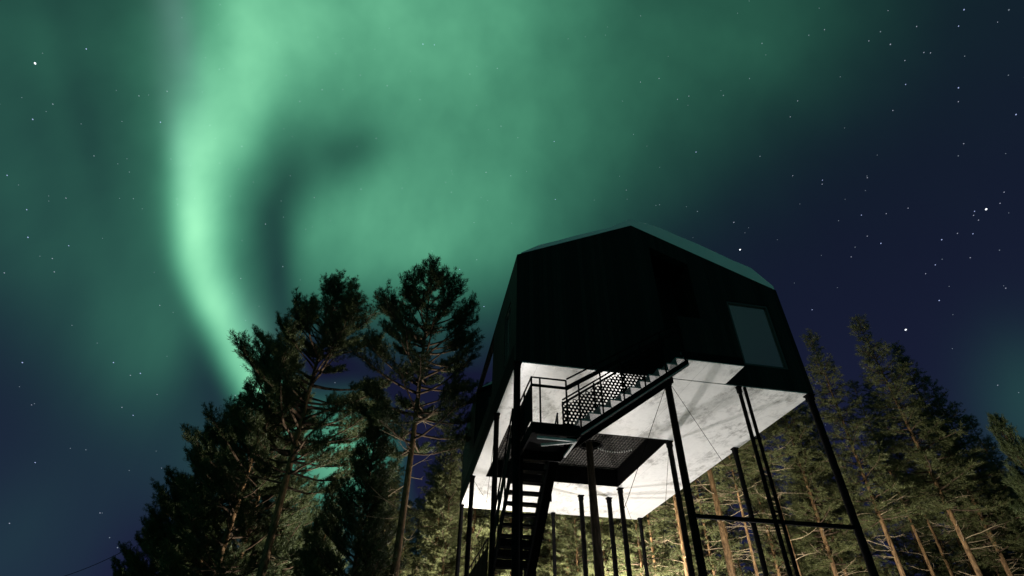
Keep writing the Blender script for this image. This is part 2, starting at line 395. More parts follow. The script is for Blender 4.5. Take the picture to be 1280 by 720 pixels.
def mat_snow():
    m, t, b = new_mat('snow')
    N = t.nodes.new; L = t.links.new
    tcn = N('ShaderNodeTexCoord'); n = N('ShaderNodeTexNoise'); n.inputs['Scale'].default_value = 1.6; n.inputs['Detail'].default_value = 8
    L(tcn.outputs['Object'], n.inputs['Vector'])
    r = N('ShaderNodeValToRGB'); L(n.outputs[0], r.inputs[0])
    r.color_ramp.elements[0].color = (0.70, 0.72, 0.75, 1); r.color_ramp.elements[1].color = (0.84, 0.85, 0.87, 1)
    L(r.outputs[0], b.inputs['Base Color']); b.inputs['Roughness'].default_value = 0.8
    bp = N('ShaderNodeBump'); bp.inputs['Distance'].default_value = 0.05; L(n.outputs[0], bp.inputs['Height']); L(bp.outputs[0], b.inputs['Normal'])
    return m

def mat_bark(name, low, high, z0, z1):
    """grey plated bark below, flaking orange bark above (heights in object space)"""
    m, t, b = new_mat(name)
    N = t.nodes.new; L = t.links.new
    tcn = N('ShaderNodeTexCoord'); mp = N('ShaderNodeMapping'); mp.inputs['Scale'].default_value = (9, 9, 2.2); L(tcn.outputs['Object'], mp.inputs[0])
    n = N('ShaderNodeTexNoise'); n.inputs['Scale'].default_value = 1.5; n.inputs['Detail'].default_value = 7; n.inputs['Roughness'].default_value = 0.65
    L(mp.outputs[0], n.inputs['Vector'])
    s = N('ShaderNodeSeparateXYZ'); L(tcn.outputs['Object'], s.inputs[0])
    ad = N('ShaderNodeMath'); ad.operation = 'MULTIPLY_ADD'; L(n.outputs[0], ad.inputs[0]); ad.inputs[1].default_value = 3.0; L(s.outputs['Z'], ad.inputs[2])
    mr_ = N('ShaderNodeMapRange'); mr_.inputs['From Min'].default_value = z0; mr_.inputs['From Max'].default_value = z1; L(ad.outputs[0], mr_.inputs['Value'])
    mx = N('ShaderNodeMix'); mx.data_type = 'RGBA'; L(mr_.outputs[0], mx.inputs['Factor'])
    mx.inputs['A'].default_value = (*low, 1); mx.inputs['B'].default_value = (*high, 1)
    r = N('ShaderNodeValToRGB'); L(n.outputs[0], r.inputs[0])
    r.color_ramp.elements[0].position = 0.35; r.color_ramp.elements[1].position = 0.65
    r.color_ramp.elements[0].color = (0.35, 0.33, 0.32, 1); r.color_ramp.elements[1].color = (1.25, 1.2, 1.15, 1)
    m2 = N('ShaderNodeMix'); m2.data_type = 'RGBA'; m2.blend_type = 'MULTIPLY'; m2.inputs['Factor'].default_value = 1
    L(mx.outputs['Result'], m2.inputs['A']); L(r.outputs[0], m2.inputs['B']); L(m2.outputs['Result'], b.inputs['Base Color'])
    b.inputs['Roughness'].default_value = 0.9; b.inputs['Specular IOR Level'].default_value = 0.15
    bp = N('ShaderNodeBump'); bp.inputs['Distance'].default_value = 0.03; L(n.outputs[0], bp.inputs['Height']); L(bp.outputs[0], b.inputs['Normal'])
    return m

def mat_needles(name, ca, cb):
    m, t, b = new_mat(name)
    N = t.nodes.new; L = t.links.new
    tcn = N('ShaderNodeTexCoord'); n = N('ShaderNodeTexNoise'); n.inputs['Scale'].default_value = 1.3; n.inputs['Detail'].default_value = 4
    L(tcn.outputs['Object'], n.inputs['Vector'])
    oi = N('ShaderNodeObjectInfo')
    ad = N('ShaderNodeMath'); ad.operation = 'MULTIPLY_ADD'; L(oi.outputs['Random'], ad.inputs[0]); ad.inputs[1].default_value = 0.25; L(n.outputs[0], ad.inputs[2])
    r = N('ShaderNodeValToRGB'); L(ad.outputs[0], r.inputs[0])
    r.color_ramp.elements[0].position = 0.40; r.color_ramp.elements[1].position = 0.80
    r.color_ramp.elements[0].color = (*ca, 1); r.color_ramp.elements[1].color = (*cb, 1)
    L(r.outputs[0], b.inputs['Base Color']); b.inputs['Roughness'].default_value = 0.55; b.inputs['Specular IOR Level'].default_value = 0.25
    tr = N('ShaderNodeBsdfTranslucent'); L(r.outputs[0], tr.inputs['Color'])
    mx = N('ShaderNodeMixShader'); mx.inputs[0].default_value = 0.25
    L(b.outputs[0], mx.inputs[1]); L(tr.outputs[0], mx.inputs[2])
    L(mx.outputs[0], t.nodes['Material Output'].inputs['Surface'])
    return m

M_TIMBER = mat_cladding()
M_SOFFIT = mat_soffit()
M_SNOW = mat_snow()
M_STEEL = mat_plain('black_steel', (0.004, 0.004, 0.0045), 0.7, 0.05, 0.0, (6, 0.4))
M_MATT = mat_plain('matt_black_sheet', (0.0015, 0.0015, 0.0015), 0.9, 0.0)
M_GALV = mat_plain('galvanised_steel', (0.24, 0.24, 0.245), 0.55, 0.4, 0.2, (12, 0.2))
M_FRAME = mat_plain('window_frame_grey', (0.045, 0.045, 0.045), 0.4, 0.4)
M_BRACKET = mat_plain('lit_galvanised', (0.62, 0.62, 0.63), 0.5, 0.5, 0.1, (12, 0.15))  # paler galvanised copy, lamp light from below put into its colour
M_ROPE = mat_plain('net_rope', (0.07, 0.066, 0.06), 0.9, 0.1, 0.0, (9, 0.5))
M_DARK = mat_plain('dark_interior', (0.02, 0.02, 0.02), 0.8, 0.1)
M_BEAD = mat_plain('pale_bead', (0.8, 0.8, 0.76), 0.5, 0.3)
M_GLASS, _t, _b = new_mat('coated_window_glass')
_b.inputs['Base Color'].default_value = (0.42, 0.31, 0.32, 1); _b.inputs['Metallic'].default_value = 0.8
_b.inputs['Roughness'].default_value = 0.06
M_BARK = mat_bark('pine_bark', (0.085, 0.062, 0.046), (0.185, 0.118, 0.060), 5.0, 11.0)
M_BARK_DK = mat_bark('shaded_bark', (0.030, 0.025, 0.020), (0.05, 0.036, 0.026), 5.0, 11.0)  # darker copy of the bark: the net pine's unlit look put into the colour
M_LIMB = mat_plain('pine_limb_bark', (0.052, 0.036, 0.025), 0.9, 0.1, 0.0, (5, 0.4))
M_TWIG = mat_plain('dead_twig_bark', (0.21, 0.165, 0.11), 0.9, 0.1, 0.0, (5, 0.4))
M_NEEDLE = mat_needles('lit_pine_needles', (0.042, 0.051, 0.019), (0.100, 0.110, 0.044))  # paler needles for the floodlit pines, their light put into the colour
M_NEEDLE_DK = mat_needles('unlit_pine_needles', (0.022, 0.036, 0.014), (0.06, 0.078, 0.03))  # darker copy of the needles, the pines' shade put into the colour

# ------------------------------------------------------------------ ground and stars
def ground_z(x, y):
    r = math.hypot(x - 6, y - 18)
    k = min(1.0, max(0.0, (r - 30) / 40))
    return 0.04 * math.sin(x * 0.9 + 0.6 * math.sin(y * 0.7)) * math.cos(y * 0.8) - 0.04 + k * (0.9 * math.sin(x * 0.045 + 1) * math.cos(y * 0.05) - 0.2)
mb = MB()
radii = [0] + [1.0 * i for i in range(1, 40)] + [40 * 1.18 ** i for i in range(0, 32)]
NS = 96
for i, r in enumerate(radii):
    for k in range(NS):
        a = 2 * math.pi * k / NS; x = 6 + r * math.cos(a); y = 18 + r * math.sin(a)
        mb.v.append((x, y, ground_z(x, y)))
for i in range(len(radii) - 1):
    for k in range(NS):
        mb.f.append((i*NS+k, i*NS+(k+1)%NS, (i+1)*NS+(k+1)%NS, (i+1)*NS+k))
g = mb.build('snow_ground', M_SNOW, smooth=True); tag(g, kind='structure')

# stars: (azimuth deg, elevation deg, magnitude size) of the brighter ones, then a random field
STARS = [
    (40.26, 38.71, 3),
    (-49.22, 41.78, 3),
    (62.54, 33.74, 3),
    (52.05, 27.14, 3),
    (-46.33, 38.21, 2),
    (-47.23, 45.05, 2),
    (-37.8, 43.62, 2),
    (58.34, 33.03, 2),
    (-40.86, 30.17, 2),
    (-35.93, 21.3, 2),
    (-30.1, 23.37, 2),
    (-27.74, 23.14, 2),
    (-9.06, 61.34, 2),
    (66.99, 43.02, 2),
    (53.75, 34.75, 2),
    (55.57, 28.53, 2),
    (71.82, 47.55, 2),
    (68.79, 38.91, 2),
    (6.47, 36.15, 2),
    (38.81, 49.25, 2),
    (-6.83, 61.6, 1),
    (-25.09, 51.7, 1),
    (-22.86, 53.67, 1),
    (-13.42, 56.57, 1),
    (-39.07, 46.17, 1),
    (-22.99, 33.89, 1),
    (-18.51, 43.78, 1),
    (2.8, 39.91, 1),
    (17.03, 53.51, 1),
    (-28.94, 29.14, 1),
    (-28.4, 22.76, 1),
    (-25.7, 21.81, 1),
    (-27.83, 20.09, 1),
    (-26.74, 19.69, 1),
    (-19.24, 23.33, 1),
    (-21.47, 11.47, 1),
    (-25.8, 11.97, 1),
    (-31.01, 10.32, 1),
    (-31.53, 14.63, 1),
    (31.95, 42.51, 1),
    (33.45, 57.43, 1),
    (36.66, 57.14, 1),
    (40.37, 54.52, 1),
    (38.55, 54.66, 1),
    (16.69, 47.6, 1),
    (60.52, 53.36, 1),
    (53.47, 49.46, 1),
    (51.8, 48.53, 1),
    (67.94, 48.87, 1),
    (70.53, 46.85, 1),
    (63.58, 50.34, 1),
    (66.83, 46.88, 1),
    (67.24, 46.54, 1),
    (65.06, 47.27, 1),
    (63.71, 45.63, 1),
    (66.22, 42.12, 1),
    (61.3, 44.4, 1),
    (64.35, 39.09, 1),
    (64.37, 34.3, 1),
    (63.62, 33.68, 1),
    (61.5, 33.74, 1),
    (61.74, 33.99, 1),
    (61.58, 33.24, 1),
    (59.66, 32.98, 1),
    (60.62, 32.45, 1),
    (59.4, 30.81, 1),
    (52.98, 35.79, 1),
    (55.52, 36.92, 1),
    (53.46, 37.7, 1),
    (50.74, 34.61, 1),
    (51.7, 42.02, 1),
    (51.48, 41.7, 1),
    (49.02, 43.55, 1),
    (55.74, 40.45, 1),
    (57.43, 36.56, 1),
    (56.8, 31.34, 1),
    (55.75, 30.96, 1),
    (45.2, 31.22, 1),
    (60.25, 27.63, 1),
    (47.4, 25.02, 1),
    (-40.44, 34.22, 1),
    (-42.2, 32.02, 1),
    (-38.03, 30.91, 1),
    (-38.47, 29.46, 1),
    (-40.61, 27.02, 1),
    (-37.76, 28.56, 1),
    (-44.89, 33.61, 1),
]
rng = np.random.default_rng(11)
star_mats = []
for nm, c, s in (('star_white', (0.9, 0.95, 1.0), 0.9), ('star_blue', (0.5, 0.6, 1.0), 0.4), ('star_dim', (0.75, 0.8, 1.0), 0.22), ('star_faint', (0.7, 0.85, 1.0), 0.13)):
    m = bpy.data.materials.new(nm); m.use_nodes = True; t = m.node_tree; t.nodes.clear()
    e = t.nodes.new('ShaderNodeEmission'); e.inputs['Color'].default_value = (*c, 1); e.inputs['Strength'].default_value = s
    o_ = t.nodes.new('ShaderNodeOutputMaterial'); tp = t.nodes.new('ShaderNodeBsdfTransparent'); ad = t.nodes.new('ShaderNodeAddShader')
    t.links.new(e.outputs[0], ad.inputs[0]); t.links.new(tp.outputs[0], ad.inputs[1]); t.links.new(ad.outputs[0], o_.inputs['Surface'])
    m.cycles.emission_sampling = 'NONE'
    star_mats.append(m)
V = []; Fc = []; mi = []
def add_star(az, el, size, mat, trail=1.5):
    d = Vector((math.sin(az) * math.cos(el), math.cos(az) * math.cos(el), math.sin(el)))
    # the sky turned a little during the exposure: every star is a short trail round the pole
    pole = Vector((math.sin(R_(10)) * math.cos(R_(66)), math.cos(R_(10)) * math.cos(R_(66)), math.sin(R_(66))))
    tr_ = pole.cross(d)
    tr_ = tr_.normalized() if tr_.length > 1e-3 else Vector((1, 0, 0))
    ot = d.cross(tr_).normalized()
    c = d * 6000; b = len(V)
    a1, a2 = tr_ * size * trail, ot * size
    V.extend([c + a1, c + a1 * 0.5 + a2, c - a1 * 0.5 + a2, c - a1, c - a1 * 0.5 - a2, c + a1 * 0.5 - a2, c + d * size * 0.5, c - d * size * 0.5])
    for k in range(6):
        Fc.append((b + k, b + (k + 1) % 6, b + 6)); Fc.append((b + (k + 1) % 6, b + k, b + 7)); mi.extend((mat, mat))
for az, el, mg in STARS:
    add_star(R_(az), R_(el), {3: 5.8, 2: 3.7, 1: 3.0}[mg], {3: 0, 2: 1, 1: 2 if rng.random() < .7 else 1}[mg], 1.6)
for i in range(1500):
    az = rng.uniform(0, 2 * math.pi); el = math.asin(rng.uniform(0.05, 1.0))
    q = rng.random()
    add_star(az, el, 2.4 + 2.0 * rng.random() ** 3, 3 if q < 0.93 else 2, 1.4)
me = bpy.data.meshes.new('stars'); me.from_pydata([tuple(v) for v in V], [], Fc)
for m in star_mats: me.materials.append(m)
me.polygons.foreach_set('material_index', mi)
so = bpy.data.objects.new('stars', me); COL.objects.link(so)
tag(so, 'small pale stars scattered over the whole night sky', 'stars', kind='stuff')

# ------------------------------------------------------------------ cabin
X0, X1, Y0, Y1 = 2.23, 10.71, 11.69, 24.73
ZS, ZF = 8.50, 9.15           # underside and floor
ZE, ZR, XR = 12.16, 14.15, 6.07   # eaves, ridge
def zroof(x):
    return ZE + (ZR - ZE) * ((x - X0) / (XR - X0) if x < XR else (X1 - x) / (X1 - XR))
cabin = empty('stilt_cabin', (6.47, 18.2, 0), 'black timber gabled cabin raised on tall thin black stilts above the snow', 'cabin')
def facade(y, d=1): return lambda p, t: (p[0], y + d * t, p[1])
def side(x, d=1): return lambda p, t: (x + d * t, p[0], p[1])
gable = [(X0, ZS + 0.02), (X1, ZS + 0.02), (X1, ZE), (XR, ZR), (X0, ZE)]
WX0, WX1, WZ0, WZ1 = 8.80, 10.20, 9.20, 11.47
alc = [(6.56, 8.80), (7.78, 8.80), (7.78, 12.75), (6.56, 13.27)]
MB().prism(gable, [[(WX0, WZ0), (WX1, WZ0), (WX1, WZ1), (WX0, WZ1)], alc], facade(Y0), 0.24).build('front_wall', M_TIMBER, cabin)
# recess of the entrance: cheeks, back with door
mb = MB(); ya = Y0 + 0.24
mb.box(6.50, 6.555, ya, ya + 0.9, 8.80, 13.2).box(7.785, 7.84, ya, ya + 0.9, 8.80, 12.7).box(6.555, 7.785, ya + 0.9, ya + 0.96, 8.80, 13.0)
mb.build('entrance_recess', M_TIMBER, cabin)
dr = MB().box(6.72, 7.62, ya + 0.84, ya + 0.895, 8.82, 10.9).build('entrance_door', M_DARK, cabin)
MB().tube([(7.52, ya + 0.80, 9.75), (7.52, ya + 0.80, 10.05)], 0.016, 8).build('handle', M_GALV, dr)
# big window of the front
def window(outer, y_or_x, plane, depth, mull=None):
    a0, a1, z0, z1 = outer; fwid = 0.07
    to = facade(y_or_x) if plane == 'y' else side(y_or_x)
    fr_ = MB().prism([(a0, z0), (a1, z0), (a1, z1), (a0, z1)], [[(a0+fwid, z0+fwid), (a1-fwid, z0+fwid), (a1-fwid, z1-fwid), (a0+fwid, z1-fwid)]], to, depth)
    if mull is not None: fr_.prism([(mull-.03, z0+fwid), (mull+.03, z0+fwid), (mull+.03, z1-fwid), (mull-.03, z1-fwid)], [], lambda p, t: to(p, 0.02 + t), depth - 0.03)
    w = fr_.build('window', M_FRAME, cabin)
    MB().prism([(a0+fwid, z0+fwid), (a1-fwid, z0+fwid), (a1-fwid, z1-fwid), (a0+fwid, z1-fwid)], [], lambda p, t: to(p, depth * 0.45 + t), 0.012).build('pane', M_GLASS, w)
    return w
window((WX0 + .003, WX1 - .003, WZ0 + .003, WZ1 - .003), Y0 + 0.03, 'y', 0.12)
# left side wall with its upright window, right side wall
LY0, LY1, LZ0, LZ1 = 12.62, 13.58, 9.32, 11.10
MB().prism([(Y0 + .242, ZF), (15.95, ZF), (15.95, ZE - .01), (Y0 + .242, ZE - .01)], [[(LY0, LZ0), (LY1, LZ0), (LY1, LZ1), (LY0, LZ1)]], side(X0), 0.2).build('side_wall', M_TIMBER, cabin)
window((LY0 + .003, LY1 - .003, LZ0 + .003, LZ1 - .003), X0 + 0.02, 'x', 0.10, mull=13.1)
MB().box(X0, X0 + 0.2, 20.502, Y1 - .242, ZF, ZE - .01).build('side_wall', M_TIMBER, cabin)
MB().box(X1 - 0.2, X1, Y0 + .242, Y1 - .242, ZF, ZE - .01).build('side_wall', M_TIMBER, cabin)
# walls facing the netted terrace
inner = [(X0 + .202, ZF), (X1 - .202, ZF), (X1 - .202, ZE - .08), (XR, ZR - .16), (X0 + .202, ZE - .08)]
MB().prism(inner, [], facade(15.35), 0.2).build('terrace_wall', M_TIMBER, cabin)
gw = [(X0 + .002, ZF), (8.15, ZF), (8.15, zroof(8.15) - .1), (XR, ZR - .1), (X0 + .002, ZE - .1)]
MB().prism(gw, [[(2.75, 9.45), (5.4, 9.45), (5.4, 11.9), (2.75, 11.9)]], facade(20.50), 0.2).build('terrace_wall', M_TIMBER, cabin)
window((2.753, 5.397, 9.453, 11.897), 20.53, 'y', 0.12, mull=4.1)
MB().box(8.15, 8.35, 15.552, 20.498, ZF, zroof(8.35) - .2).build('terrace_wall', M_TIMBER, cabin)
MB().prism(gable, [], facade(Y1 - 0.24), 0.24).build('rear_wall', M_TIMBER, cabin)
# roofs: front house, rear house, and the wing joining them on the right
def roof_slab(poly_top, y0, y1):
    th = 0.16
    prof = poly_top + [(x, z - th) for x, z in reversed(poly_top)]
    return MB().prism(prof, [], facade(y0), y1 - y0)
e = 0.003
roof_slab([(X0 + .002, ZE - e), (XR, ZR - e), (X1 - .002, ZE - e)], Y0 + .242, 15.95).build('roof', M_STEEL, cabin)
roof_slab([(X0 + .002, ZE - e), (XR, ZR - e), (X1 - .002, ZE - e)], 20.45, Y1 - .242).build('roof', M_STEEL, cabin)
roof_slab([(8.15, zroof(8.15) - e), (X1 - .002, ZE - e)], 15.952, 20.448).build('roof', M_STEEL, cabin)
MB().box(X0, X0 + 0.16, 15.952, 20.448, ZE - .17, ZE - .01).build('eave_beam', M_TIMBER, cabin)
MB().box(X0, X0 + 0.10, 15.952, 20.498, ZF, 9.62).build('terrace_parapet', M_TIMBER, cabin)
# floor with the terrace opening; sides clad in black
OX0, OX1, OY0, OY1 = 2.78, 8.10, 15.60, 20.44
outl = [(X0 + .002, Y0 + .242), (X1 - .002, Y0 + .242), (X1 - .002, Y1 - .242), (X0 + .002, Y1 - .242)]
op = [(OX0, OY0), (OX1, OY0), (OX1, OY1), (OX0, OY1)]
MB().prism(outl, [op], lambda p, t: (p[0], p[1], ZS + .02 + t), ZF - ZS - .022).build('floor_slab', M_STEEL, cabin)
so_ = [(X0 + .03, Y0 + .03), (X1 - .03, Y0 + .03), (X1 - .03, Y1 - .03), (X0 + .03, Y1 - .03)]
op2 = [(OX0 - .01, OY0 - .01), (OX1 + .01, OY0 - .01), (OX1 + .01, OY1 + .01), (OX0 - .01, OY1 + .01)]
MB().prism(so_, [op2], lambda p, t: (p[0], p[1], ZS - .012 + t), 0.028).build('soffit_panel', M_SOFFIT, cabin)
# lining of the opening
mb = MB()
mb.box(OX0 - .006, OX0 + .02, OY0 - .006, OY1 + .006, ZS - .02, ZF).box(OX1 - .02, OX1 + .006, OY0 - .006, OY1 + .006, ZS - .02, ZF)
mb.box(OX0 + .022, OX1 - .022, OY0 - .006, OY0 + .02, ZS - .02, ZF).box(OX0 + .022, OX1 - .022, OY1 - .02, OY1 + .006, ZS - .02, ZF)
mb.build('opening_lining', M_STEEL, cabin)
# net stretched over the opening, with an added dark sheet above to shut out the sky
mb = MB(); zt = ZF + .01; TX, TY = 6.30, 18.15
x = OX0 - .05
def keep(ax, ay): return math.hypot(ax - TX, ay - TY) > 0.42
while x < OX1 + .05:
    yb = OY0 - .05
    segs = [(OY0 - .05, OY1 + .05)] if abs(x - TX) > 0.42 else [(OY0 - .05, TY - math.sqrt(.42**2 - (x-TX)**2)), (TY + math.sqrt(.42**2 - (x-TX)**2), OY1 + .05)]
    for a, b in segs: mb.box(x - .018, x + .018, a, b, zt, zt + .03)
    x += 0.115
y = OY0 - .05
while y < OY1 + .05:
    segs = [(OX0 - .05, OX1 + .05)] if abs(y - TY) > 0.42 else [(OX0 - .05, TX - math.sqrt(.42**2 - (y-TY)**2)), (TX + math.sqrt(.42**2 - (y-TY)**2), OX1 + .05)]
    for a, b in segs: mb.box(a, b, y - .010, y + .010, zt - .012, zt + .012)
    y += 0.23
net = mb.build('terrace_net', M_ROPE, cabin)
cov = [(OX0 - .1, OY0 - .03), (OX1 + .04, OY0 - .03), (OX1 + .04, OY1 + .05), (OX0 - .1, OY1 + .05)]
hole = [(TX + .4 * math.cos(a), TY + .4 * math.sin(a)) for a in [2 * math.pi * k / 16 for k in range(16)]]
MB().prism(cov, [hole], lambda p, t: (p[0], p[1], ZF + .05 + t), .02).build('net_backing', M_DARK, net)
MB().tube([(TX + .44 * math.cos(a), TY + .44 * math.sin(a), zt - .01) for a in [2 * math.pi * k / 20 for k in range(21)]], 0.03, 6).build('trunk_ring', M_STEEL, net)
for k, (bx, by) in enumerate([(6.65, 18.31), (6.76, 18.37), (6.87, 18.43), (6.98, 18.47), (7.08, 18.5), (7.18, 18.52), (7.28, 18.53), (7.37, 18.52), (7.46, 18.51), (7.54, 18.48), (7.62, 18.44), (7.7, 18.39), (7.77, 18.33), (7.83, 18.25), (7.89, 18.17)]):
    mbb = MB(); 
    mbb.tube([(bx, by, zt - .075), (bx, by, zt - .055), (bx, by, zt - .02), (bx, by, zt)], [0.008, 0.022, 0.022, 0.008], 8)
    mbb.build('light_dot', M_BEAD, net)  # pale beads standing in for an arc of bright light dots
# entrance deck reaching out of the front, closed by black parapets
DX0, DX1, DY0 = 6.45, 8.05, 10.70
dk = MB().box(DX0, DX1, DY0, Y0 - .003, ZS + .02, 8.74).build('entrance_deck', M_STEEL, cabin)
MB().box(DX0 + .015, DX1 - .015, DY0 + .02, Y0 - .006, ZS - .004, ZS + .018).build('deck_soffit', M_SOFFIT, dk)
MB().box(DX0, DX1, DY0, DY0 + .07, 8.742, 9.85).build('deck_parapet', M_TIMBER, cabin)
MB().box(DX1 - .07, DX1, DY0 + .072, Y0 - .003, 8.742, 9.85).build('deck_parapet', M_TIMBER, cabin)
# stilts
PILL = [(2.28, 11.76, .088), (2.27, 14.88, .078), (2.27, 20.57, .088), (2.30, 24.35, .088), (6.48, 24.55, .078), (6.99, 21.86, .095),
        (8.22, 21.89, .095), (8.25, 20.61, .095), (10.60, 24.45, .085), (6.38, 11.78, .092), (8.18, 15.72, .085), (10.55, 15.77, .08),
        (8.44, 11.74, .052), (10.60, 11.78, .092)]
for (px, py, r) in PILL:
    mb = MB().tube([(px, py, -.25), (px, py, ZS - .03)], r, 16)
    mb.box(px - r * 1.2, px + r * 1.2, py - r * 1.2, py + r * 1.2, ZS - .055, ZS - .014)
    mb.tube([(px, py, 0.0), (px, py, .03)], r * 1.9, 12)
    for q in (0, 1, 2, 3):
        a = math.pi / 4 + q * math.pi / 2
        mb.box(px + r * 1.1 * math.cos(a) - .012, px + r * 1.1 * math.cos(a) + .012, py + r * 1.1 * math.sin(a) - .012, py + r * 1.1 * math.sin(a) + .012, ZS - .20, ZS - .056)
    mb.build('stilt', M_STEEL, cabin, smooth=False)
mb = MB().tube([(8.63, 11.75, -.1), (8.63, 11.75, ZS - .014)], .045, 14)
for z in (1.2, 3.0, 5.2, 7.0): mb.tube([(8.63, 11.75, z), (8.63, 11.75, z + .05)], .052, 14); mb.bar((8.63, 11.75, z + .025), (8.44, 11.74, z + .025), .03, .03)
mb.build('drainpipe', M_STEEL, cabin)
MB().bar((6.38, 11.78, 5.0), (10.60, 11.78, 5.0), .07, .09).build('tie_beam', M_STEEL, cabin)
for a, b in (((6.42, 11.72, 8.35), (10.5, 11.72, .15)), ((6.33, 11.72, 8.35), (2.4, 11.72, .15)), ((2.36, 20.57, 8.3), (8.1, 20.60, .4)),
             ((6.56, 24.5, 8.3), (10.5, 24.42, .5)), ((2.30, 20.66, 8.3), (2.30, 24.2, .4)), ((8.18, 15.80, 8.3), (8.24, 20.5, .4)), ((8.24, 20.5, 8.3), (8.18, 15.8, .4)),
             ((2.27, 14.96, 8.3), (2.27, 20.45, .4))):
    MB().tube([a, b], .007, 6).build('brace_rod', M_STEEL, cabin)
MB().tube([(X0 + .05, 15.97, 9.75), (X0 + .05, 18.2, 9.66), (X0 + .05, 20.49, 9.75)], .012, 6).build('terrace_cable', M_STEEL, cabin)

# snow lying on the roofs
def snow_poly(xa, xb, th):
    n = 14; xs = [xa + (xb - xa) * i / n for i in range(n + 1)]
    if xa < XR < xb: xs = sorted(set(xs + [XR]))
    bot = [(x, zroof(x) + .004) for x in xs]
    def tk(x):
        ed = min(1.0, (x - xa) / .22, (xb - x) / .10); ed = math.sqrt(max(0.0, ed))
        return (0.13 + th * (0.12 + 0.88 * min(1, max(0, (x - XR + .6) / 1.6)))) * (.25 + .75 * ed) + .015 * math.sin(x * 3.1) + .01 * math.sin(x * 7.7)
    return bot + [(x, zroof(x) + tk(x)) for x in reversed(xs)]
mb = MB()
mb.prism(snow_poly(X0 + .12, X1 - .02, .46), [], facade(Y0 + .01), 15.85 - Y0 - .01)
mb.prism(snow_poly(X0 + .12, X1 - .02, .46), [], facade(20.55), Y1 - .1 - 20.55)
mb.prism(snow_poly(8.25, X1 - .06, .20), [], facade(15.90), 4.6)
sn = mb.build('roof_snow', M_SNOW, bevel=0.04); tag(sn, 'smooth layer of snow lying on the black cabin roof', 'snow', kind='stuff')

# ------------------------------------------------------------------ staircase
stair = empty('staircase', (2.95, 12.5, 0), 'black steel outdoor staircase folding under the cabin and up to its entrance', 'staircase')
LZ = 6.42
SX0, SX1 = 2.40, 3.50
# upper landing
mb = MB().box(SX0, SX1, 10.68, 12.25, LZ - .05, LZ)
mb.box(SX0, SX1, 10.66, 10.72, LZ - .26, LZ - .052).box(SX0, SX1, 12.20, 12.25, LZ - .26, LZ - .052).box(SX0, SX0 + .05, 10.722, 12.198, LZ - .26, LZ - .052).box(SX1 - .05, SX1, 10.722, 12.198, LZ - .26, LZ - .052)
mb.build('landing', M_STEEL, stair)
mb = MB()
for a, b in (((2.55, 10.80, 6.12), (3.42, 10.80, 6.12)), ((3.42, 10.80, 6.12), (3.42, 11.75, 6.12)), ((3.40, 10.82, 6.10), (2.72, 11.15, 6.10))):
    mb.bar(a, b, .05, .05)
mb.build('landing_bracket', M_BRACKET, stair)
# upper flight, rising to the right
nst = 12; rise = (8.74 - LZ) / nst; run = (DX0 - SX1) / (nst - 1)
sl = (8.74 - LZ) / (DX0 - SX1 + run)
def zs(x): return LZ + (x - SX1) * sl
for y in (10.68, 11.60):
    poly = [(SX1 - .10, zs(SX1 - .10) - .24), (DX0 + .02, zs(DX0 + .02) - .24), (DX0 + .02, zs(DX0 + .02) - .05), (SX1 - .10, zs(SX1 - .10) - .05)]
    MB().prism(poly, [], facade(y), .05).build('stringer', M_STEEL, stair)
for i in range(1, nst):
    xa = SX1 + (i - 1) * run; z = LZ + i * rise
    mb = MB().box(xa - .02, xa + run + .01, 10.735, 11.595, z - .035, z)
    mb.box(xa - .02, xa - .005, 10.735, 11.595, z - .10, z - .036)
    mb.box(xa + run - .012, xa + run, 10.735, 11.595, z + .002, z + rise - .102)
    mb.build('tread', M_GALV, stair)
MB().bar((SX1, 10.64, zs(SX1) - .215), (DX0, 10.64, zs(DX0) - .215), .02, .025).build('edge_strip', M_GALV, stair)
def rail(pts, r=.022): return MB().tube(pts, r, 8)
# near-side railing of the landing and of the upper flight
hr = rail([(SX0, 12.25, 7.50), (SX0, 10.66, 7.50), (3.22, 10.66, 7.50)]).build('handrail', M_STEEL, stair)
for (px, py) in ((SX0, 12.22), (SX0, 11.45), (SX0, 10.66), (2.60, 10.66), (3.22, 10.66)):
    MB().bar((px, py, LZ - .1), (px, py, 7.5), .035, .035).build('post', M_STEEL, hr)
MB().bar((SX0, 10.66, 7.30), (3.22, 10.66, 7.30), .03, .06).bar((SX0, 12.25, 7.30), (SX0, 10.69, 7.30), .03, .06).build('mid_rail', M_STEEL, hr)
MB().box(SX0 - .012, SX0 + .012, 10.75, 12.20, LZ + .06, 7.22).build('side_panel', M_STEEL, hr)
hr = rail([(3.24, 10.66, 7.54), (DX0 - .02, 10.66, zs(DX0) + 1.06)]).build('handrail', M_STEEL, stair)
for px in (3.52, 4.07, 4.62, 5.20, 5.80, 6.38):
    MB().bar((px, 10.66, zs(px) - .12), (px, 10.66, zs(px) + 1.08), .032, .032).build('post', M_STEEL, hr)
MB().bar((3.22, 10.66, 7.30), (DX0 - .02, 10.66, zs(DX0) + .84), .03, .10).build('mid_rail', M_STEEL, hr)
